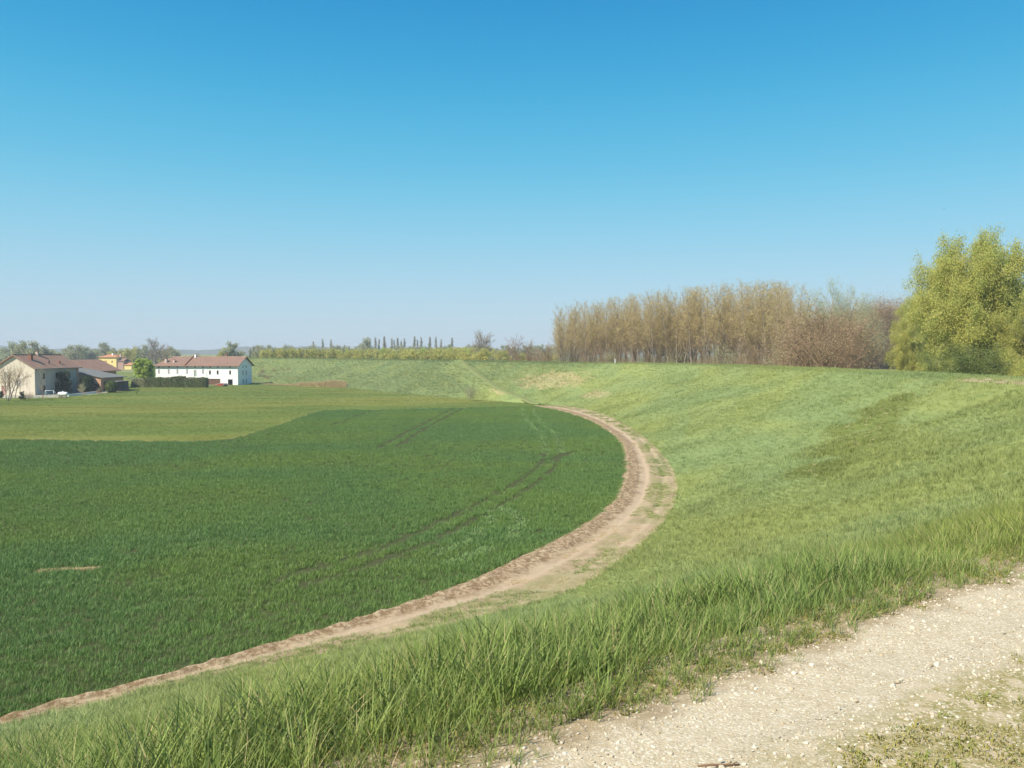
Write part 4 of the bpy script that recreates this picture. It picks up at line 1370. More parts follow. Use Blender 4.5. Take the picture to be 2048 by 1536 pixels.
M['bird'] = plain('dark_feathers', (.05, .05, .055), .8, .2)

RZ = -math.atan2(.116, .993)
EX, EY = np.array([.9933, -.1160]), np.array([.1160, .9933])

def bm_obj(name, bm, mat, parent=None, smooth=False):
    bmesh.ops.recalc_face_normals(bm, faces=bm.faces[:])
    me = bpy.data.meshes.new(name)
    bm.to_mesh(me)
    bm.free()
    me.materials.append(mat)
    if smooth:
        for p in me.polygons:
            p.use_smooth = True
    return mesh_obj(name, me, parent)
def box(bm, x0, x1, y0, y1, z0, z1):
    v = [bm.verts.new(c) for c in ((x0, y0, z0), (x1, y0, z0), (x1, y1, z0), (x0, y1, z0), (x0, y0, z1), (x1, y0, z1), (x1, y1, z1), (x0, y1, z1))]
    for f in ((0, 3, 2, 1), (4, 5, 6, 7), (0, 1, 5, 4), (1, 2, 6, 5), (2, 3, 7, 6), (3, 0, 4, 7)):
        bm.faces.new([v[i] for i in f])
def box_obj(name, dims, mat, parent=None, bev=0.0):
    bm = bmesh.new()
    box(bm, *dims)
    if bev:
        bmesh.ops.bevel(bm, geom=bm.edges[:], offset=bev, segments=2, affect='EDGES')
    return bm_obj(name, bm, mat, parent)
def extrude_poly(bm, pts):
    """pts: list of (front point, back point) pairs round a section"""
    a = [bm.verts.new(p) for p, q in pts]
    b = [bm.verts.new(q) for p, q in pts]
    bm.faces.new(a)
    bm.faces.new(b[::-1])
    n = len(a)
    for i in range(n):
        bm.faces.new((a[i], b[i], b[(i + 1) % n], a[(i + 1) % n]))
def face_grid(bm, P, a0, a1, b0, b1, holes, depth):
    """wall sheet with real openings; P(a, b, k) maps along, up, inward to a point"""
    A = sorted({a0, a1, *[h[0] for h in holes], *[h[1] for h in holes]})
    B = sorted({b0, b1, *[h[2] for h in holes], *[h[3] for h in holes]})
    for i in range(len(A) - 1):
        for j in range(len(B) - 1):
            ca, cb = (A[i] + A[i + 1]) / 2, (B[j] + B[j + 1]) / 2
            if any(h[0] < ca < h[1] and h[2] < cb < h[3] for h in holes):
                continue
            bm.faces.new([bm.verts.new(P(*q)) for q in ((A[i], B[j], 0), (A[i + 1], B[j], 0), (A[i + 1], B[j + 1], 0), (A[i], B[j + 1], 0))])
    for h in holes:
        c = [(h[0], h[2]), (h[1], h[2]), (h[1], h[3]), (h[0], h[3])]
        for k in range(4):
            p, q = c[k], c[(k + 1) % 4]
            bm.faces.new([bm.verts.new(P(*x)) for x in ((*p, 0), (*q, 0), (*q, depth), (*p, depth))])
def pane_part(parent, P, h, depth, mat, name='window', sub='shutter', bar=True):
    """a window: frame set in the opening with a shutter or pane inside it"""
    a0, a1, b0, b1 = h
    w = .05
    def slab(bm, x0, x1, y0, y1, k0, k1):
        c = [P(x, y, k) for k in (k0, k1) for (x, y) in ((x0, y0), (x1, y0), (x1, y1), (x0, y1))]
        v = [bm.verts.new(p) for p in c]
        for f in ((0, 1, 2, 3), (7, 6, 5, 4), (0, 4, 5, 1), (1, 5, 6, 2), (2, 6, 7, 3), (3, 7, 4, 0)):
            bm.faces.new([v[i] for i in f])
    bm = bmesh.new()
    d0, d1 = depth - .09, depth + .01
    slab(bm, a0 + .002, a0 + w, b0 + .002, b1 - .002, d0, d1)
    slab(bm, a1 - w, a1 - .002, b0 + .002, b1 - .002, d0, d1)
    slab(bm, a0 + w, a1 - w, b0 + .002, b0 + w, d0, d1)
    slab(bm, a0 + w, a1 - w, b1 - w, b1 - .002, d0, d1)
    f = bm_obj(name, bm, M['shutter_grey'] if mat is not M['glass_dark'] else M['wood_dark'], parent)
    bm = bmesh.new()
    slab(bm, a0 + w, a1 - w, b0 + w, b1 - w, depth - .05, depth + .02)
    bm_obj(sub, bm, mat, f)
    return f
def tube_obj(name, pts, r, mat, parent=None, k=6):
    s = TreeB(1)
    s.tube(np.array(pts, float), np.full(len(pts), r), k, 0)
    V, Fq = np.concatenate(s.V[0]), np.concatenate(s.Fq[0])
    n = len(pts)
    caps = [np.arange(k)[None, ::-1], (np.arange(k) + (n - 1) * k)[None]]
    me = np_mesh(name, V, [Fq, np.concatenate(caps)], [mat])
    return mesh_obj(name, me, parent)
def lx(C, u, W=0.0):
    """local x on the front plane through corner C (local x = W there) seen at picture column u"""
    r = (u - CX) / F
    return W + (r * C[1] - C[0]) / (EX[0] - r * EX[1])
def ly(C, u):
    r = (u - CX) / F
    return (r * C[1] - C[0]) / (EY[0] - r * EY[1])

# ---- the long white farmhouse
C = gnd(476, 770)
W, D = 30.5, 11.0
O = C - W * EX
dF = C[1]
wh = empty('farmhouse', (O[0], O[1], 0), RZ)
tag(wh, 'long white farmhouse with brown tiled roof and a shaded gable end', 'house')
EV, RG = 6.85, 9.75
fx = lambda u: lx(C, u, W)
fz = lambda v: zat(v, dF)
PF = lambda a, b, k: (a, k, b)
front, shut = [], []
for u in (317.9, 337.5, 355, 374.4, 406.3):
    front.append((fx(u) - .34, fx(u) + .34, fz(748.2), fz(739.2))); shut.append('grey')
front.append((fx(390.2) - .5, fx(390.2) + .5, fz(753.3), fz(740.4))); shut.append('green')
for u in (419.8, 435.2, 460.2):
    front.append((fx(u) - .34, fx(u) + .34, fz(749.2), fz(741.0))); shut.append('dark')
vents = [(fx(u) - .34, fx(u) + .34, fz(735.2), fz(732.9)) for u in (318, 337.7, 354.8, 374.5, 390, 406, 420.2, 435.2, 460)]
garage = (fx(415.9), fx(440.3), .02, fz(757.8))
bdoor = (fx(455.4), fx(465), .02, fz(758.8))
bm = bmesh.new()
face_grid(bm, PF, 0, W, 0, EV, front + vents + [garage, bdoor], .16)
PG = lambda a, b, k: (W - k, a, b)
gw = []
dg = dF + 5
for u in (486.1, 492.4):
    y = ly(C, u)
    for v0, v1 in ((726.9, 735.6), (740.8, 750.3), (758, 767.7)):
        z1 = zat(v0, dg); z0 = zat(v1, dg)
        gw.append((y - .32, y + .32, z0, min(z1, 7.55)))
face_grid(bm, PG, 0, D, 0, EV, [(g[0], g[1], g[2], min(g[3], EV - .02)) for g in gw], .16)
for xx in (W,):
    bm.faces.new([bm.verts.new(p) for p in ((xx, 0, EV), (xx, D, EV), (xx, D / 2, RG - .12))])
bm.faces.new([bm.verts.new(p) for p in ((0, 0, 0), (0, 0, EV), (0, D, EV), (0, D, 0))])
bm.faces.new([bm.verts.new(p) for p in ((0, D, 0), (0, D, EV), (W, D, EV), (W, D, 0))])
bm_obj('wall', bm, M['white_wall'], wh)
for h, k in zip(front, shut):
    pane_part(wh, PF, h, .14, M['shutter_grey'] if k == 'grey' else M['shutter_green'] if k == 'green' else M['glass_dark'], sub='pane' if k == 'dark' else 'shutter')
for h in vents:
    bm = bmesh.new()
    box(bm, h[0] + .003, h[1] - .003, .10, .20, h[2] + .003, h[3] - .003)
    bm_obj('attic_vent', bm, M['black'], wh)
for g in gw:
    pane_part(wh, PG, (g[0], g[1], g[2], min(g[3], EV - .02)), .14, M['glass_dark'], sub='pane')
gd = empty('garage_door', (0, 0, 0)); gd.parent = wh
for i in range(7):
    z0 = .04 + i * (garage[3] - .06) / 7
    box_obj('board', (garage[0] + .01, garage[1] - .01, .16, .24 + .02 * (i % 2), z0, z0 + (garage[3] - .06) / 7 - .03), M['wood_brown'], gd)
box_obj('door', (bdoor[0] + .003, bdoor[1] - .003, .13, .2, .02, bdoor[3] - .003), M['black'], wh)
tube_obj('downpipe', [(fx(413.3), -.07, .1), (fx(413.3), -.07, EV - .15)], .09, M['metal_white'], wh)
box_obj('cornice', (.0, W, -.10, -.002, EV - .34, EV - .06), M['white_wall'], wh) if False else None
# roof: two pitches, hip at the far end
tanr = (RG - EV) / (D / 2)
ov = .75
def slope_slab(bm, pts, th):
    a = [bm.verts.new(p) for p in pts]
    b = [bm.verts.new((p[0], p[1], p[2] - th)) for p in pts]
    bm.faces.new(a)
    bm.faces.new(b[::-1])
    for i in range(len(a)):
        bm.faces.new((a[i], b[i], b[(i + 1) % len(a)], a[(i + 1) % len(a)]))
bm = bmesh.new()
ze = EV - ov * tanr + .22
zr = RG + .16
hx = 3.4
slope_slab(bm, [(-ov, -ov, ze), (W + ov, -ov, ze), (W + ov, D / 2, zr), (hx, D / 2, zr)], .20)
slope_slab(bm, [(W + ov, D + ov, ze), (-ov, D + ov, ze), (hx, D / 2 + .004, zr), (W + ov, D / 2 + .004, zr)], .20)
slope_slab(bm, [(-ov - .004, D + ov, ze), (-ov - .004, -ov, ze), (hx - .004, D / 2, zr)], .20)
roof = bm_obj('roof', bm, M['tiles'], wh)
box_obj('ridge_tiles', (hx, W + ov - .02, D / 2 - .16, D / 2 + .16, zr - .03, zr + .10), m_tiles('ridge_clay', (.58, .42, .30), (.5, .35, .25), (.6, .5, .4)), roof)
def roof_z(y):
    return ze + (min(y, D - y) + ov) * tanr
xp = fx(370.3)
bm = bmesh.new()
extrude_poly(bm, [((xp, -.5, roof_z(-.5) - .1), (xp + .3, -.5, roof_z(-.5) - .1)), ((xp, D / 2, zr - .1), (xp + .3, D / 2, zr - .1)), ((xp, D / 2, zr + .42), (xp + .3, D / 2, zr + .42)), ((xp, -.5, roof_z(-.5) + .32), (xp + .3, -.5, roof_z(-.5) + .32))])
bm_obj('parapet', bm, M['chimney_brick'], roof)
def chimney(parent, x, y, zb, h, w, mat, cap=True, capm=None):
    c = box_obj('chimney', (x - w / 2, x + w / 2, y - w / 2, y + w / 2, zb - .4, zb + h), mat, parent)
    if cap:
        box_obj('chimney_cap', (x - w / 2 - .12, x + w / 2 + .12, y - w / 2 - .12, y + w / 2 + .12, zb + h + .12, zb + h + .24), capm or M['chimney_brick'], c)
    return c
chimney(roof, fx(328.9) - .25, 1.6, roof_z(1.6), 1.15, .75, M['chimney'])
chimney(roof, fx(344.9) - .25, 1.6, roof_z(1.6), .75, .6, M['chimney'])
chimney(roof, fx(382.0) - .9, D / 2 - .6, zr, .75, .6, M['white_wall'])
chimney(roof, fx(386.0) - .9, D / 2 - .2, zr, .7, .5, M['chimney'])
chimney(roof, fx(434) - 1, D / 2 + 1.2, roof_z(D / 2 + 1.2), 1.0, .5, M['chimney_brick'], False)
chimney(roof, fx(440.8) - 1, D / 2 + 1.2, roof_z(D / 2 + 1.2), 1.4, .6, M['chimney_brick'])

# ---- red farm machine in front of it
p = gnd(441, 772.5)
rm = empty('farm_machine', (p[0], p[1], 0), RZ)
tag(rm, 'low red farm machine with a grey wheel parked before the white farmhouse', 'machine')
bm = bmesh.new()
extrude_poly(bm, [((x, -.6, z), (x, .6, z)) for x, z in ((-1.7, .28), (1.2, .30), (1.2, .95), (.5, 1.0), (-.6, .85), (-1.7, .45))])
bm_obj('body', bm, M['red_paint'], rm)
tube_obj('drawbar', [(1.1, 0, .5), (1.9, 0, .75), (2.2, 0, .75)], .07, M['red_paint'], rm)
for y in (-.75, .75):
    w_ = tube_obj('wheel', [(1.65, y - .12, .5), (1.65, y + .12, .5)], .5, M['tyre'], rm, 14)
    tube_obj('rim', [(1.65, y - .13, .5), (1.65, y + .13, .5)], .27, M['metal_grey'], w_, 10)
tube_obj('rail', [(-1.5, -.64, .6), (1.1, -.64, 1.15)], .04, M['metal_white'], rm)

# ---- clipped hedge and bushes
def leafy_solid(name, core_pts_fn, core_me, n, size, leaf_m, core_m, parent, gseed):
    g = np.random.default_rng(gseed)
    A, Nn = core_pts_fn(g, n)
    A = A + Nn * (g.random(n)[:, None] * .16 - .02)
    ax = g.normal(0, 1, (n, 3)) + Nn * .4
    ax /= np.linalg.norm(ax, axis=1)[:, None]
    b = np.cross(ax, g.normal(0, 1, (n, 3)))
    b /= np.linalg.norm(b, axis=1)[:, None]
    sz = size * (.6 + .8 * g.random(n))[:, None]
    Q = np.stack([A - ax * sz * .7, A + b * sz * .5, A + ax * sz * .7, A - b * sz * .5], 1).reshape(-1, 3)
    core_me.materials.clear()
    core_me.materials.append(core_m)
    mesh_obj('core', core_me, parent)
    mesh_obj(name, np_mesh(name, Q, [np.arange(4 * n).reshape(-1, 4)], [leaf_m]), parent)
def hedge_box(x0, x1, y0, y1, h):
    def fn(g, n):
        a = np.array([(x1 - x0) * h, (x1 - x0) * (y1 - y0), (y1 - y0) * h, (y1 - y0) * h, (x1 - x0) * h * .4])
        k = g.choice(5, n, p=a / a.sum())
        u, w = g.random(n), g.random(n)
        X = np.where(k == 2, x0, np.where(k == 3, x1, x0 + (x1 - x0) * u))
        Y = np.where((k == 0), y0, np.where(k == 4, y1, y0 + (y1 - y0) * np.where(k == 1, w, u)))
        Z = np.where(k == 1, h, h * w)
        N_ = np.stack([np.where(k == 2, -1, np.where(k == 3, 1, 0)), np.where(k == 0, -1, np.where(k == 4, 1, 0)), np.where(k == 1, 1, 0)], -1).astype(float)
        wob = .12 * np.sin(X * 1.7) + .08 * np.sin(X * 4.1 + Z * 3)
        return np.stack([X, Y, Z], -1) + N_ * wob[:, None], N_
    bm = bmesh.new()
    box(bm, x0 + .1, x1 - .1, y0 + .1, y1 - .1, -.05, h - .1)
    me = bpy.data.meshes.new('core')
    bm.to_mesh(me)
    bm.free()
    return fn, me
hc = gnd(411, 775.2)
ho = hc - 21.0 * EX
he = empty('hedge', (ho[0], ho[1], 0), RZ)
tag(he, 'long dark clipped hedge with a raised step, before the white farmhouse', 'hedge')
fn, me = hedge_box(0, 21.0, 0, 2.0, 3.0)
leafy_solid('foliage', fn, me, 9000, .22, M['leaf_hedge'], M['leaf_hedge'], he, 1)
x0, x1 = lx(hc, 342, 21.0), lx(hc, 366, 21.0)
fn, me = hedge_box(x0, x1, .1, 1.9, 3.42)
leafy_solid('raised_step', fn, me, 2200, .22, M['leaf_hedge'], M['leaf_hedge'], he, 2)
h2 = ho - 4.6 * EX
he2 = empty('hedge', (h2[0], h2[1], 0), RZ)
tag(he2, 'loose brownish hedge joining the dark clipped hedge, under the weeping willow', 'hedge')
fn, me = hedge_box(0, 4.4, 0.1, 2.1, 2.7)
leafy_solid('foliage', fn, me, 2200, .24, M['leaf_olive'], M['leaf_hedge'], he2, 3)
def ball(parent, rx, rz_, zc, n, leaf_m, seed, flat=True):
    def fn(g, n):
        d = g.normal(0, 1, (n, 3))
        d /= np.linalg.norm(d, axis=1)[:, None]
        A = d * [rx, rx, rz_] + [0, 0, zc]
        A[:, 2] = np.maximum(A[:, 2], .05)
        return A, d
    bm = bmesh.new()
    bmesh.ops.create_icosphere(bm, subdivisions=3, radius=1)
    for v in bm.verts:
        v.co = Vector((v.co.x * rx * .93, v.co.y * rx * .93, max(v.co.z * rz_ * .93 + zc, -.05)))
    me = bpy.data.meshes.new('core')
    bm.to_mesh(me)
    bm.free()
    leafy_solid('foliage', fn, me, n, .2, leaf_m, leaf_m, parent, seed)
p = gnd(223.5, 785.2)
e = empty('round_bush', (p[0], p[1], 0)); tag(e, 'clipped ball-shaped bush beside the open shed', 'bush')
ball(e, 1.6, 1.65, 1.6, 2600, M['leaf_topiary'], 4)
p = gnd(167.5, 785.5)
e = empty('dome_bush', (p[0], p[1] + 1.5, 0)); tag(e, 'tall dark dome-shaped evergreen bush by the corner of the stone house', 'bush')
ball(e, 1.75, 2.4, 2.3, 3000, M['leaf_dark'], 5)
p = gnd(166, 787)
plant('grey_bush', bush_tan[1], (p[0], p[1], 0), 'greyish twiggy bush before the dark dome-shaped one', 'bush', sc_=.58)
p = gnd(132, 787)
plant('evergreen_tree', magnolia, (p[0], p[1], 0), 'dark broad evergreen tree against the shaded wall of the stone house', sc_=.74)
p = gnd(287, 771)
plant('weeping_willow', weep, (p[0], p[1], 0), 'bright lime-green weeping willow beside the white farmhouse', 'tree', sc_=1.0)
for u, v, m, k_, lab in ((14, 802, garden_bare[0], .98, 'pinkish bare tree with forked pale trunks in the garden of the stone house'), (27, 796, garden_bare[1], .92, 'brown bare tree standing close behind the forked one'), (86, 797, tall_bare, .98, 'tall narrow bare tree standing before the corner of the stone house')):
    p = gnd(u, v)
    plant('garden_tree', m, (p[0], p[1], 0), lab, sc_=k_, rz=1.0)
for u, v, m, k_, lab in ((46, 800, magnolia, .24, 'small dark conical shrub in front of the stone gable'), (58, 800, bush_brown[0], .38, 'small orange-brown shrub next to the dark conical one'), (2, 797, magnolia, .22, 'small dark shrub at the edge of the garden'), (122, 797, bush_brown[1], .26, 'low twiggy bush below the white tank'), (168, 793, bush_tan[0], .22, 'low grey bush along the garden wall'), (197, 789, bush_brown[2], .36, 'bare reddish bush at the end of the garden wall'), (222, 785, bush_green[0], .16, 'tiny yellow-green bush at the field edge'), (241, 781, bush_green[1], .2, 'tiny green sapling at the field edge before the shed'), (300, 762, bush_tan[1], .5, 'grey bush under the weeping willow')):
    p = gnd(u, v)
    plant('garden_shrub', m, (p[0], p[1], 0), lab, 'shrub', sc_=k_)

# ---- the stone house
C2 = gnd(70.5, 790.5)
SW, SD = 11.4, 17.3
d2_ = C2[1]
O2 = C2 - SW * EX
sh = empty('stone_house', (O2[0], O2[1], 0), RZ)
tag(sh, 'old cream plastered house with red tiled roof, its gable sunlit', 'house')
E2, G2 = zat(735.5, d2_), zat(710.5, d2_ + 1)
sx = lambda u: lx(C2, u, SW)
sz_ = lambda v: zat(v, d2_)
bm = bmesh.new()
door2 = (sx(2), sx(11), .02, sz_(772))
win2 = [(sx(33), sx(39), sz_(772), sz_(760)), (sx(8), sx(14), sz_(757), sz_(745))]
face_grid(bm, PF, 0, SW, 0, E2, [door2] + win2, .18)
bm.faces.new([bm.verts.new(p) for p in ((0, 0, E2), (SW, 0, E2), (SW / 2, 0, G2 - .1))])
bm.faces.new([bm.verts.new(p) for p in ((0, SD, E2), (SW / 2, SD, G2 - .1), (SW, SD, E2))])
bm.faces.new([bm.verts.new(p) for p in ((0, 0, 0), (0, 0, E2), (0, SD, E2), (0, SD, 0))])
bm.faces.new([bm.verts.new(p) for p in ((0, SD, 0), (SW, SD, 0), (SW, SD, E2), (0, SD, E2))])
bm_obj('wall', bm, M['cream_wall'], sh)
PS = lambda a, b, k: (SW - k, a, b)
sw_ = [(3.0, 3.9, 4.2, 5.7), (8.0, 8.9, 4.2, 5.7), (13.0, 13.9, 4.2, 5.7), (3.0, 3.9, .9, 2.4), (12.8, 13.7, .9, 2.4)]
sdoor = (7.6, 8.9, .02, 2.4)
bm = bmesh.new()
face_grid(bm, PS, 0, SD, 0, E2, sw_ + [sdoor], .18)
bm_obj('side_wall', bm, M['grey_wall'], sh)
for h in sw_:
    pane_part(sh, PS, h, .16, M['glass_dark'], sub='pane')
for h in win2:
    pane_part(sh, PF, h, .16, M['shutter_green'])
box_obj('door', (SW - .19, SW - .14, sdoor[0] + .003, sdoor[1] - .003, .02, sdoor[3] - .003), M['wood_dark'], sh)
box_obj('door', (door2[0] + .003, door2[1] - .003, .14, .19, .02, door2[3] - .003), plain('pink_door', (.40, .22, .19), .8, .2), sh)
box_obj('corner_pier', (SW + .003, SW + .2, SD - .7, SD - .05, 0, E2 - .05), M['brick'], sh)
t2 = (G2 - E2) / (SW / 2)
o2 = .7
bm = bmesh.new()
z0, z1 = E2 - o2 * t2 + .22, G2 + .16
slope_slab(bm, [(SW + o2, -o2, z0), (SW + o2, SD + o2, z0), (SW / 2, SD + o2, z1), (SW / 2, -o2, z1)], .2)
slope_slab(bm, [(-o2, SD + o2, z0), (-o2, -o2, z0), (SW / 2 - .004, -o2, z1), (SW / 2 - .004, SD + o2, z1)], .2)
rf = bm_obj('roof', bm, M['tiles_red'], sh)
box_obj('ridge_tiles', (SW / 2 - .15, SW / 2 + .15, -o2 + .02, SD + o2 - .02, z1 - .03, z1 + .10), M['tiles'], rf)
r2 = lambda x: z1 - abs(x - SW / 2) * t2
chimney(rf, SW / 2 + .2, 8.2, z1, .75, .65, M['chimney'])
chimney(rf, SW / 2 + 2.3, 3.0, r2(SW / 2 + 2.3), 1.2, .8, M['chimney_brick'])
chimney(rf, SW / 2 + 4.4, 7.2, r2(SW / 2 + 4.4), 1.0, .22, M['wood_dark'], False)
chimney(rf, SW / 2 + 4.2, 11.5, r2(SW / 2 + 4.2), .75, .45, M['chimney_brick'], False)
for i in range(9):
    x_ = -.35 + i * (SW + .7) / 8
tube_obj('gutter', [(SW + o2 + .05, -o2, z0 - .1), (SW + o2 + .05, SD + o2, z0 - .1)], .09, M['metal_grey'], rf)

# ---- red-roofed barn behind, with the brick shed against it
C3 = gnd(202, 783.3)
d3_ = C3[1]
BW, BD = 13.4, 10.8
O3 = C3 - BW * EX
sd_ = empty('brick_shed', (O3[0], O3[1], 0), RZ)
tag(sd_, 'orange brick shed with grey lean-to roof and an arched doorway', 'shed')
e_lo, e_hi = zat(755.5, d3_), zat(738, d3_)
zt = lambda x: e_hi + (e_lo - e_hi) * x / BW
ax0, ax1 = lx(C3, 182, BW), lx(C3, 197.5, BW)
az = zat(767, d3_)
bm = bmesh.new()
face_grid(bm, PF, 0, BW, 0, e_lo, [(ax0, ax1, .02, az)], .22)
bm.faces.new([bm.verts.new(p) for p in ((0, 0, e_lo), (BW, 0, e_lo), (0, 0, e_hi))])
sdo = (1.2, 4.2, .02, 2.7)
face_grid(bm, lambda a, b, k: (BW - k, a, b), 0, BD, 0, e_lo, [sdo], .22)
bm.faces.new([bm.verts.new(p) for p in ((0, BD, 0), (BW, BD, 0), (BW, BD, e_lo), (0, BD, e_hi))])
bm_obj('wall', bm, M['brick'], sd_)
bm = bmesh.new()
n_ = 10
arc = [(ax0 + .02, .02), (ax1 - .02, .02), (ax1 - .02, az - .5)] + [((ax0 + ax1) / 2 + (ax1 - ax0 - .04) / 2 * math.cos(math.pi * k / n_), az - .5 + .48 * math.sin(math.pi * k / n_)) for k in range(1, n_)] + [(ax0 + .02, az - .5)]
extrude_poly(bm, [((x, .10, z), (x, .3, z)) for x, z in arc])
bm_obj('arched_door', bm, M['wood_brown'], sd_)
bm = bmesh.new()
extrude_poly(bm, [((x, .03, z), (x, .098, z)) for x, z in [(ax0 + .01, az - .5)] + [(p[0], p[1]) for p in arc[:2:-1]][::1] + [(ax1 - .01, az - .5), (ax1 - .01, az - .01), (ax0 + .01, az - .01)]]) if False else bm.faces.new([bm.verts.new(p) for p in ((ax0, .099, az - .01), (ax1, .099, az - .01), (ax1, .099, az - .02), (ax0, .099, az - .02))])
bm_obj('lintel', bm, M['brick'], sd_)
box_obj('side_door', (BW - .26, BW - .18, sdo[0] + .003, sdo[1] - .003, .02, sdo[3] - .003), M['wood_brown'], sd_)
bm = bmesh.new()
sl = (e_lo - e_hi) / BW
slope_slab(bm, [(-.3, -.45, e_hi - .3 * sl + .2), (BW + .8, -.45, e_lo + .8 * sl + .2), (BW + .8, BD + .5, e_lo + .8 * sl + .2), (-.3, BD + .5, e_hi - .3 * sl + .2)], .14)
bm_obj('roof', bm, M['fibre'], sd_)
# barn
dB = d3_ + BD + .4
cB = O3 + (BD + .4) * EY
bw, bd = 12.0, 13.2
xr = 2.2
bb = empty('barn', tuple(cB - (bw - xr) * EX) + (0,), RZ)
tag(bb, 'barn with broad red tiled roof behind the brick shed', 'barn')
eb, rb = zat(740, dB), zat(720.5, dB + 2)
bm = bmesh.new()
box(bm, 0, bw, 0, bd, -.05, eb)
for yy in (0, bd):
    bm.faces.new([bm.verts.new(p) for p in ((0, yy, eb), (bw, yy, eb), (bw / 2, yy, rb - .1))])
bm_obj('wall', bm, M['brick'], bb)
tb = (rb - eb) / (bw / 2)
bm = bmesh.new()
za, zb = eb - 1.3 * tb + .22, rb + .16
slope_slab(bm, [(bw + 1.3, -.8, za), (bw + 1.3, bd + .8, za), (bw / 2, bd + .8, zb), (bw / 2, -.8, zb)], .22)
slope_slab(bm, [(-.8, bd + .8, eb - .8 * tb + .22), (-.8, -.8, eb - .8 * tb + .22), (bw / 2 - .004, -.8, zb), (bw / 2 - .004, bd + .8, zb)], .22)
bm_obj('roof', bm, M['tiles_red'], bb)
# open lean-to shed with small car
C4 = C3 + 2.2 * EX + 1.0 * EY
op = empty('open_shed', (C4[0], C4[1], 0), RZ)
tag(op, 'low open shed with grey flat roof beside the brick shed', 'shed')
z5 = zat(763.5, C4[1])
box_obj('roof', (-.9, 2.5, 0, 5.5, z5, z5 + .14), M['fibre'], op)
box_obj('back_wall', (-.8, -.7, .2, 5.3, 0, z5 - .003), M['blue_panel'], op)
box_obj('end_wall', (-.69, 2.3, 5.2, 5.3, 0, z5 - .003), M['blue_panel'], op)
for y in (.2, 2.6, 5.0):
    box_obj('post', (2.2, 2.34, y, y + .14, 0, z5 - .003), M['wood_dark'], op)
p = gnd(239, 778.5)
cr = empty('parked_car', (p[0], p[1], 0), RZ)
tag(cr, 'small dull red car parked under the low open shed', 'car')
bm = bmesh.new()
extrude_poly(bm, [((x, -.75, z), (x, .75, z)) for x, z in ((-1.6, .3), (1.6, .3), (1.65, .75), (.9, .85), (-1.55, .85), (-1.65, .6))])
bmesh.ops.bevel(bm, geom=bm.edges[:], offset=.07, segments=2, affect='EDGES')
bm_obj('body', bm, M['car_red'], cr)
bm = bmesh.new()
extrude_poly(bm, [((x, -.66, z), (x, .66, z)) for x, z in ((-1.35, .86), (.85, .86), (.3, 1.36), (-1.0, 1.36))])
bm_obj('window_band', bm, M['glass_dark'], cr)
box_obj('roof', (-.98, .28, -.64, .64, 1.362, 1.41), M['car_red'], cr)
for x in (-1.0, 1.0):
    for y in (-.76, .62):
        tube_obj('wheel', [(x, y, .3), (x, y + .16, .3)], .3, M['tyre'], cr, 12)

# ---- garden things
p = gnd(126, 796)
tk = empty('gas_tank', (p[0], p[1], 0), RZ)
tag(tk, 'white cylindrical gas tank on legs in the garden of the stone house', 'tank')
bm = bmesh.new()
bmesh.ops.create_uvsphere(bm, u_segments=16, v_segments=12, radius=.52)
for v in bm.verts:
    v.co = Vector((v.co.z + (.8 if v.co.z > .01 else -.8 if v.co.z < -.01 else 0), v.co.y, v.co.x + 1.0))
bm_obj('shell', bm, M['metal_white'], tk, True)
for x in (-.7, .7):
    for y in (-.3, .3):
        box_obj('leg', (x - .07, x + .07, y - .05, y + .05, 0, .62), M['metal_grey'], tk)
tube_obj('valve_cover', [(0, 0, 1.48), (0, 0, 1.72)], .18, M['metal_white'], tk, 10)
p = gnd(99, 794)
gl = empty('goal_frame', (p[0], p[1], 0), RZ)
tag(gl, 'white tubular goal frame standing before the shaded house wall', 'goal')
tube_obj('post', [(-1.15, 0, 0), (-1.15, 0, 1.6)], .05, M['metal_white'], gl)
tube_obj('post', [(1.15, 0, 0), (1.15, 0, 1.6)], .05, M['metal_white'], gl)
tube_obj('crossbar', [(-1.2, 0, 1.62), (1.2, 0, 1.62)], .05, M['metal_white'], gl)
for x in (-1.15, 1.15):
    tube_obj('stay', [(x, .05, 1.55), (x + .5, 1.1, .05)], .04, M['metal_white'], gl)
p = gnd(40.5, 794)
lp = empty('lamp_post', (p[0], p[1], 0), RZ)
tag(lp, 'dark lamp post with one side arm before the sunlit gable', 'lamp')
hz_ = zat(748.3, p[1])
tube_obj('pole', [(0, 0, 0), (0, 0, hz_)], .06, M['metal_grey'], lp)
tube_obj('arm', [(0, 0, hz_ - .02), (.85, 0, hz_)], .045, M['metal_grey'], lp)
box_obj('lamp_head', (.55, 1.05, -.1, .1, hz_ - .12, hz_ - .02), M['metal_grey'], lp)
a_, b_ = gnd(136, 793), gnd(194, 785.5)
gwl = empty('garden_wall', (a_[0], a_[1], 0), math.atan2(b_[1] - a_[1], b_[0] - a_[0]))
tag(gwl, 'low white garden wall running along the field edge by the stone house', 'wall')
Lw = float(np.linalg.norm(b_ - a_))
box_obj('wall', (0, Lw, -.12, .12, 0, .42), M['white_wall'], gwl)
box_obj('coping', (-.05, Lw + .05, -.17, .17, .42, .5), M['paving'], gwl)
p = gnd(271.5, 788)
ps = empty('leaning_pole', (p[0], p[1], 0), RZ)
tag(ps, 'dark leaning wooden pole at the edge of the meadow', 'pole')
tube_obj('shaft', [(0, 0, -.1), (.45, .2, .75), (.85, .4, 1.45)], .07, M['wood_dark'], ps)
for u, v in ((216, 787), (255, 783.5), (240, 784)):
    p = gnd(u, v)
    e = empty('field_stake', (p[0], p[1], 0)); tag(e, 'thin pale stake along the field edge by the shed', 'stake', 'thin stakes along the field edge')
    tube_obj('shaft', [(0, 0, -.1), (.05, 0, 1.0)], .035, M['wood_brown'], e)
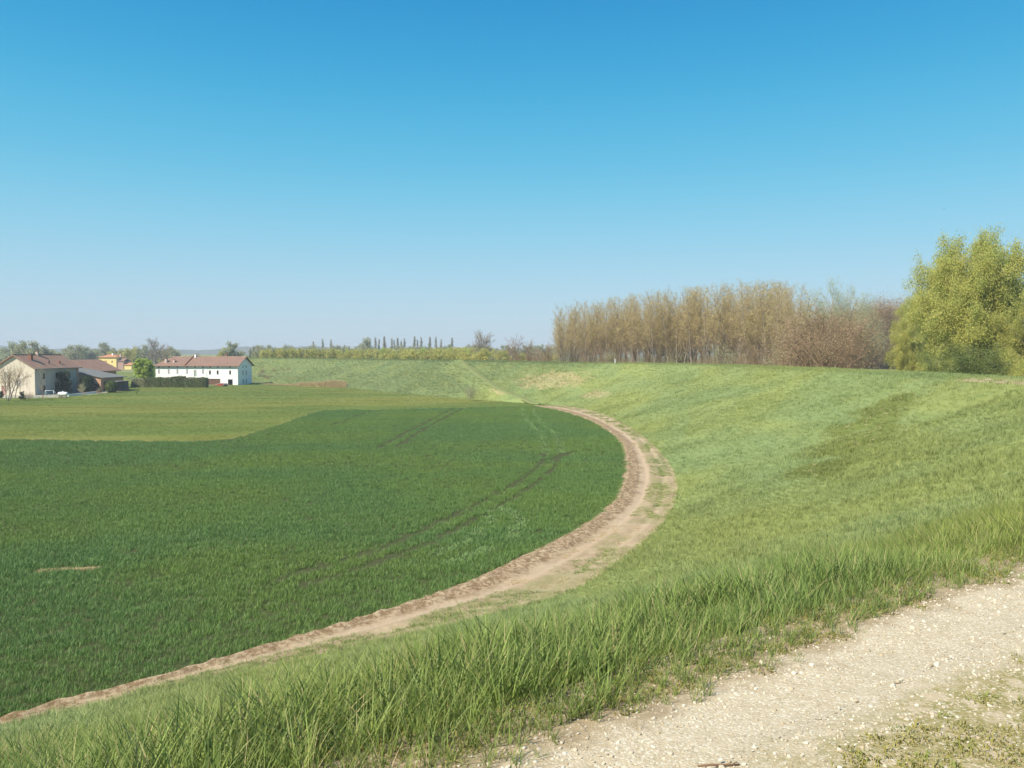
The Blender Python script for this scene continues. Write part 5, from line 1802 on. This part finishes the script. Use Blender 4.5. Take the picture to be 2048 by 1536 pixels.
yard = [gnd(-30, 797), gnd(112, 795), gnd(196, 787.5), gnd(247, 782), gnd(240, 777), gnd(190, 781), gnd(60, 788), gnd(-30, 790)]
tag(mesh_obj('yard', poly_mesh('yard', yard, .012, M['paving'])), kind='structure')

# ---- the yellow house far behind
d5 = 545.0
p5 = np.array(on_px(233, d5))
YW, YD = 12.6, 10.0
O5 = p5 - YW * EX
yh = empty('yellow_house', (O5[0], O5[1], 0), RZ)
tag(yh, 'distant yellow house with orange-red hipped roof and lower wings', 'house')
yx = lambda u: lx(p5, u, YW)
yz = lambda v: zat(v, d5)
wy = [(yx(u) - .45, yx(u) + .45, yz(726), yz(721.3)) for u in (199, 208.6, 212.5, 224.5)] + [(yx(u) - .45, yx(u) + .45, yz(734.5), yz(730)) for u in (212, 224)]
bm = bmesh.new()
face_grid(bm, PF, 0, YW, 0, yz(714.6), wy, .2)
ey = yz(714.6)
for q in (((YW, 0, 0), (YW, YD, 0), (YW, YD, ey), (YW, 0, ey)), ((0, 0, 0), (0, 0, ey), (0, YD, ey), (0, YD, 0)), ((0, YD, 0), (0, YD, ey), (YW, YD, ey), (YW, YD, 0))):
    bm.faces.new([bm.verts.new(p) for p in q])
bm_obj('wall', bm, M['yellow_wall'], yh)
for h in wy:
    pane_part(yh, PF, h, .18, M['wood_brown'])
bm = bmesh.new()
ry = yz(708.6)
c4 = [(-.9, -.9, ey), (YW + .9, -.9, ey), (YW + .9, YD + .9, ey), (-.9, YD + .9, ey)]
t4 = [(YW / 2 - 2.2, YD / 2, ry), (YW / 2 + 2.2, YD / 2, ry)]
v = [bm.verts.new(p) for p in c4 + t4]
for f in ((0, 1, 5, 4), (1, 2, 5), (2, 3, 4, 5), (3, 0, 4), (3, 2, 1, 0)):
    bm.faces.new([v[i] for i in f])
ryf = bm_obj('roof', bm, M['tiles_orange'], yh)
chimney(ryf, YW / 2 + 1.4, 3.6, ry - .6, 1.2, 1.0, M['white_wall'], False)
chimney(ryf, YW + .2, 4.5, ey + .5, 1.9, .8, M['chimney'], False)
bm = bmesh.new()
zw = yz(722.5)
box(bm, YW + .003, YW + 4.8, .6, 8, 0, zw)
bm_obj('side_wing', bm, M['ochre_wall'], yh)
bm = bmesh.new()
slope_slab(bm, [(YW + .003, .1, zw + .1), (YW + 5.3, .1, zw + .1), (YW + 5.3, 4.5, zw + 2.0), (YW + .003, 4.5, zw + 2.0)], .2)
slope_slab(bm, [(YW + 5.3, 9, zw + .1), (YW + .003, 9, zw + .1), (YW + .003, 4.504, zw + 2.0), (YW + 5.3, 4.504, zw + 2.0)], .2)
bm_obj('side_wing_roof', bm, M['tiles'], yh)
bm = bmesh.new()
zl = yz(729.8)
box(bm, YW + 4.81, YW + 10.4, 1.0, 7, 0, zl)
bm_obj('low_wing', bm, M['yellow_wall'], yh)
bm = bmesh.new()
slope_slab(bm, [(YW + 4.82, .4, zl + .05), (YW + 11, .4, zl + .05), (YW + 11, 4, zl + 1.6), (YW + 4.82, 4, zl + 1.6)], .2)
slope_slab(bm, [(YW + 11, 7.6, zl + .05), (YW + 4.82, 7.6, zl + .05), (YW + 4.82, 4.004, zl + 1.6), (YW + 11, 4.004, zl + 1.6)], .2)
bm_obj('low_wing_roof', bm, M['tiles_orange'], yh)
bm = bmesh.new()
box(bm, -1.6, 4.0, -4.0, -.003, 0, yz(731))
bm_obj('porch', bm, M['yellow_wall'], yh)
bm = bmesh.new()
slope_slab(bm, [(-2.0, -4.5, yz(731) - .1), (4.4, -4.5, yz(731) - .1), (4.4, -.005, yz(731) + .9), (-2.0, -.005, yz(731) + .9)], .2)
bm_obj('porch_roof', bm, M['tiles_orange'], yh)

# ---- small things on the dike
d_ = beyond(1230, T_SH + .6)
p = np.array([xat(1230, d_), d_])
s_, t_ = st_of([p])
zz = float(dike_pts(s_, t_)[0, 2])
mk = empty('marker_post', (p[0], p[1], zz - .05))
tag(mk, 'short white marker post on the crest of the dike before the poplar grove', 'post')
box_obj('post', (-.09, .09, -.06, .06, 0, 1.05), M['metal_white'], mk)
box_obj('cap', (-.1, .1, -.07, .07, 1.053, 1.12), M['metal_grey'], mk)
p = gnd(1438, 1522, 9.44)
s_, t_ = st_of([p])
zz = float(path_z(s_, t_)[0, 2])
stk = empty('stick', (p[0], p[1], zz))
tag(stk, 'thin brown dry stick lying across the gravel track', 'stick')
tube_obj('twig', [(-.082, -.004, .008), (-.03, 0, .011), (.03, .001, .010), (.08, .006, .008)], .0042, M['stick'], stk, 7)
tube_obj('side_twig', [(.05, .002, .012), (.066, .010, .015), (.075, .016, .013)], .002, M['stick'], stk, 5)
def bird(u, v, d, lab, sp, rz):
    e = empty('bird', (xat(u, d), d, zat(v, d)), rz)
    tag(e, lab, 'bird')
    bm = bmesh.new()
    bmesh.ops.create_uvsphere(bm, u_segments=10, v_segments=8, radius=.5)
    for q in bm.verts:
        z = q.co.z
        q.co = Vector((z * .32 * sp, q.co.y * .10 * sp, q.co.x * .10 * sp))
    bm_obj('body', bm, M['bird'], e, True)
    for sg_ in (-1, 1):
        bm = bmesh.new()
        slope_slab(bm, [(.06 * sp, sg_ * .03 * sp, 0), (.10 * sp, sg_ * .25 * sp, .07 * sp), (-.02 * sp, sg_ * .5 * sp, .03 * sp), (-.05 * sp, sg_ * .22 * sp, .06 * sp), (-.07 * sp, sg_ * .03 * sp, 0)], .012 * sp)
        bm_obj('wing', bm, M['bird'], e)
    bm = bmesh.new()
    slope_slab(bm, [(-.12 * sp, -.02 * sp, 0), (-.12 * sp, .02 * sp, 0), (-.27 * sp, .05 * sp, 0), (-.27 * sp, -.05 * sp, 0)], .01 * sp)
    bm_obj('tail', bm, M['bird'], e)
bird(1880, 418, 95, 'small dark bird flying above the top of the huge willow', .46, .6)
bird(760, 631, 170, 'tiny dark bird flying low over the columnar poplars', .42, 2.4)

# ------------------------------------------------------------------ the air of the plain
t_hz = NT('spring_haze')
pv = t_hz.n('ShaderNodeVolumePrincipled')
pv.inputs['Color'].default_value = (.90, .94, 1.0, 1)
pv.inputs['Density'].default_value = HAZE
pv.inputs['Anisotropy'].default_value = 0.0
t_hz.l(pv.outputs[0], t_hz.out.inputs['Volume'])
bm = bmesh.new()
box(bm, -4000, 4000, -600, 4000, -1.6, 50)
tag(bm_obj('haze', bm, t_hz.m), kind='stuff')
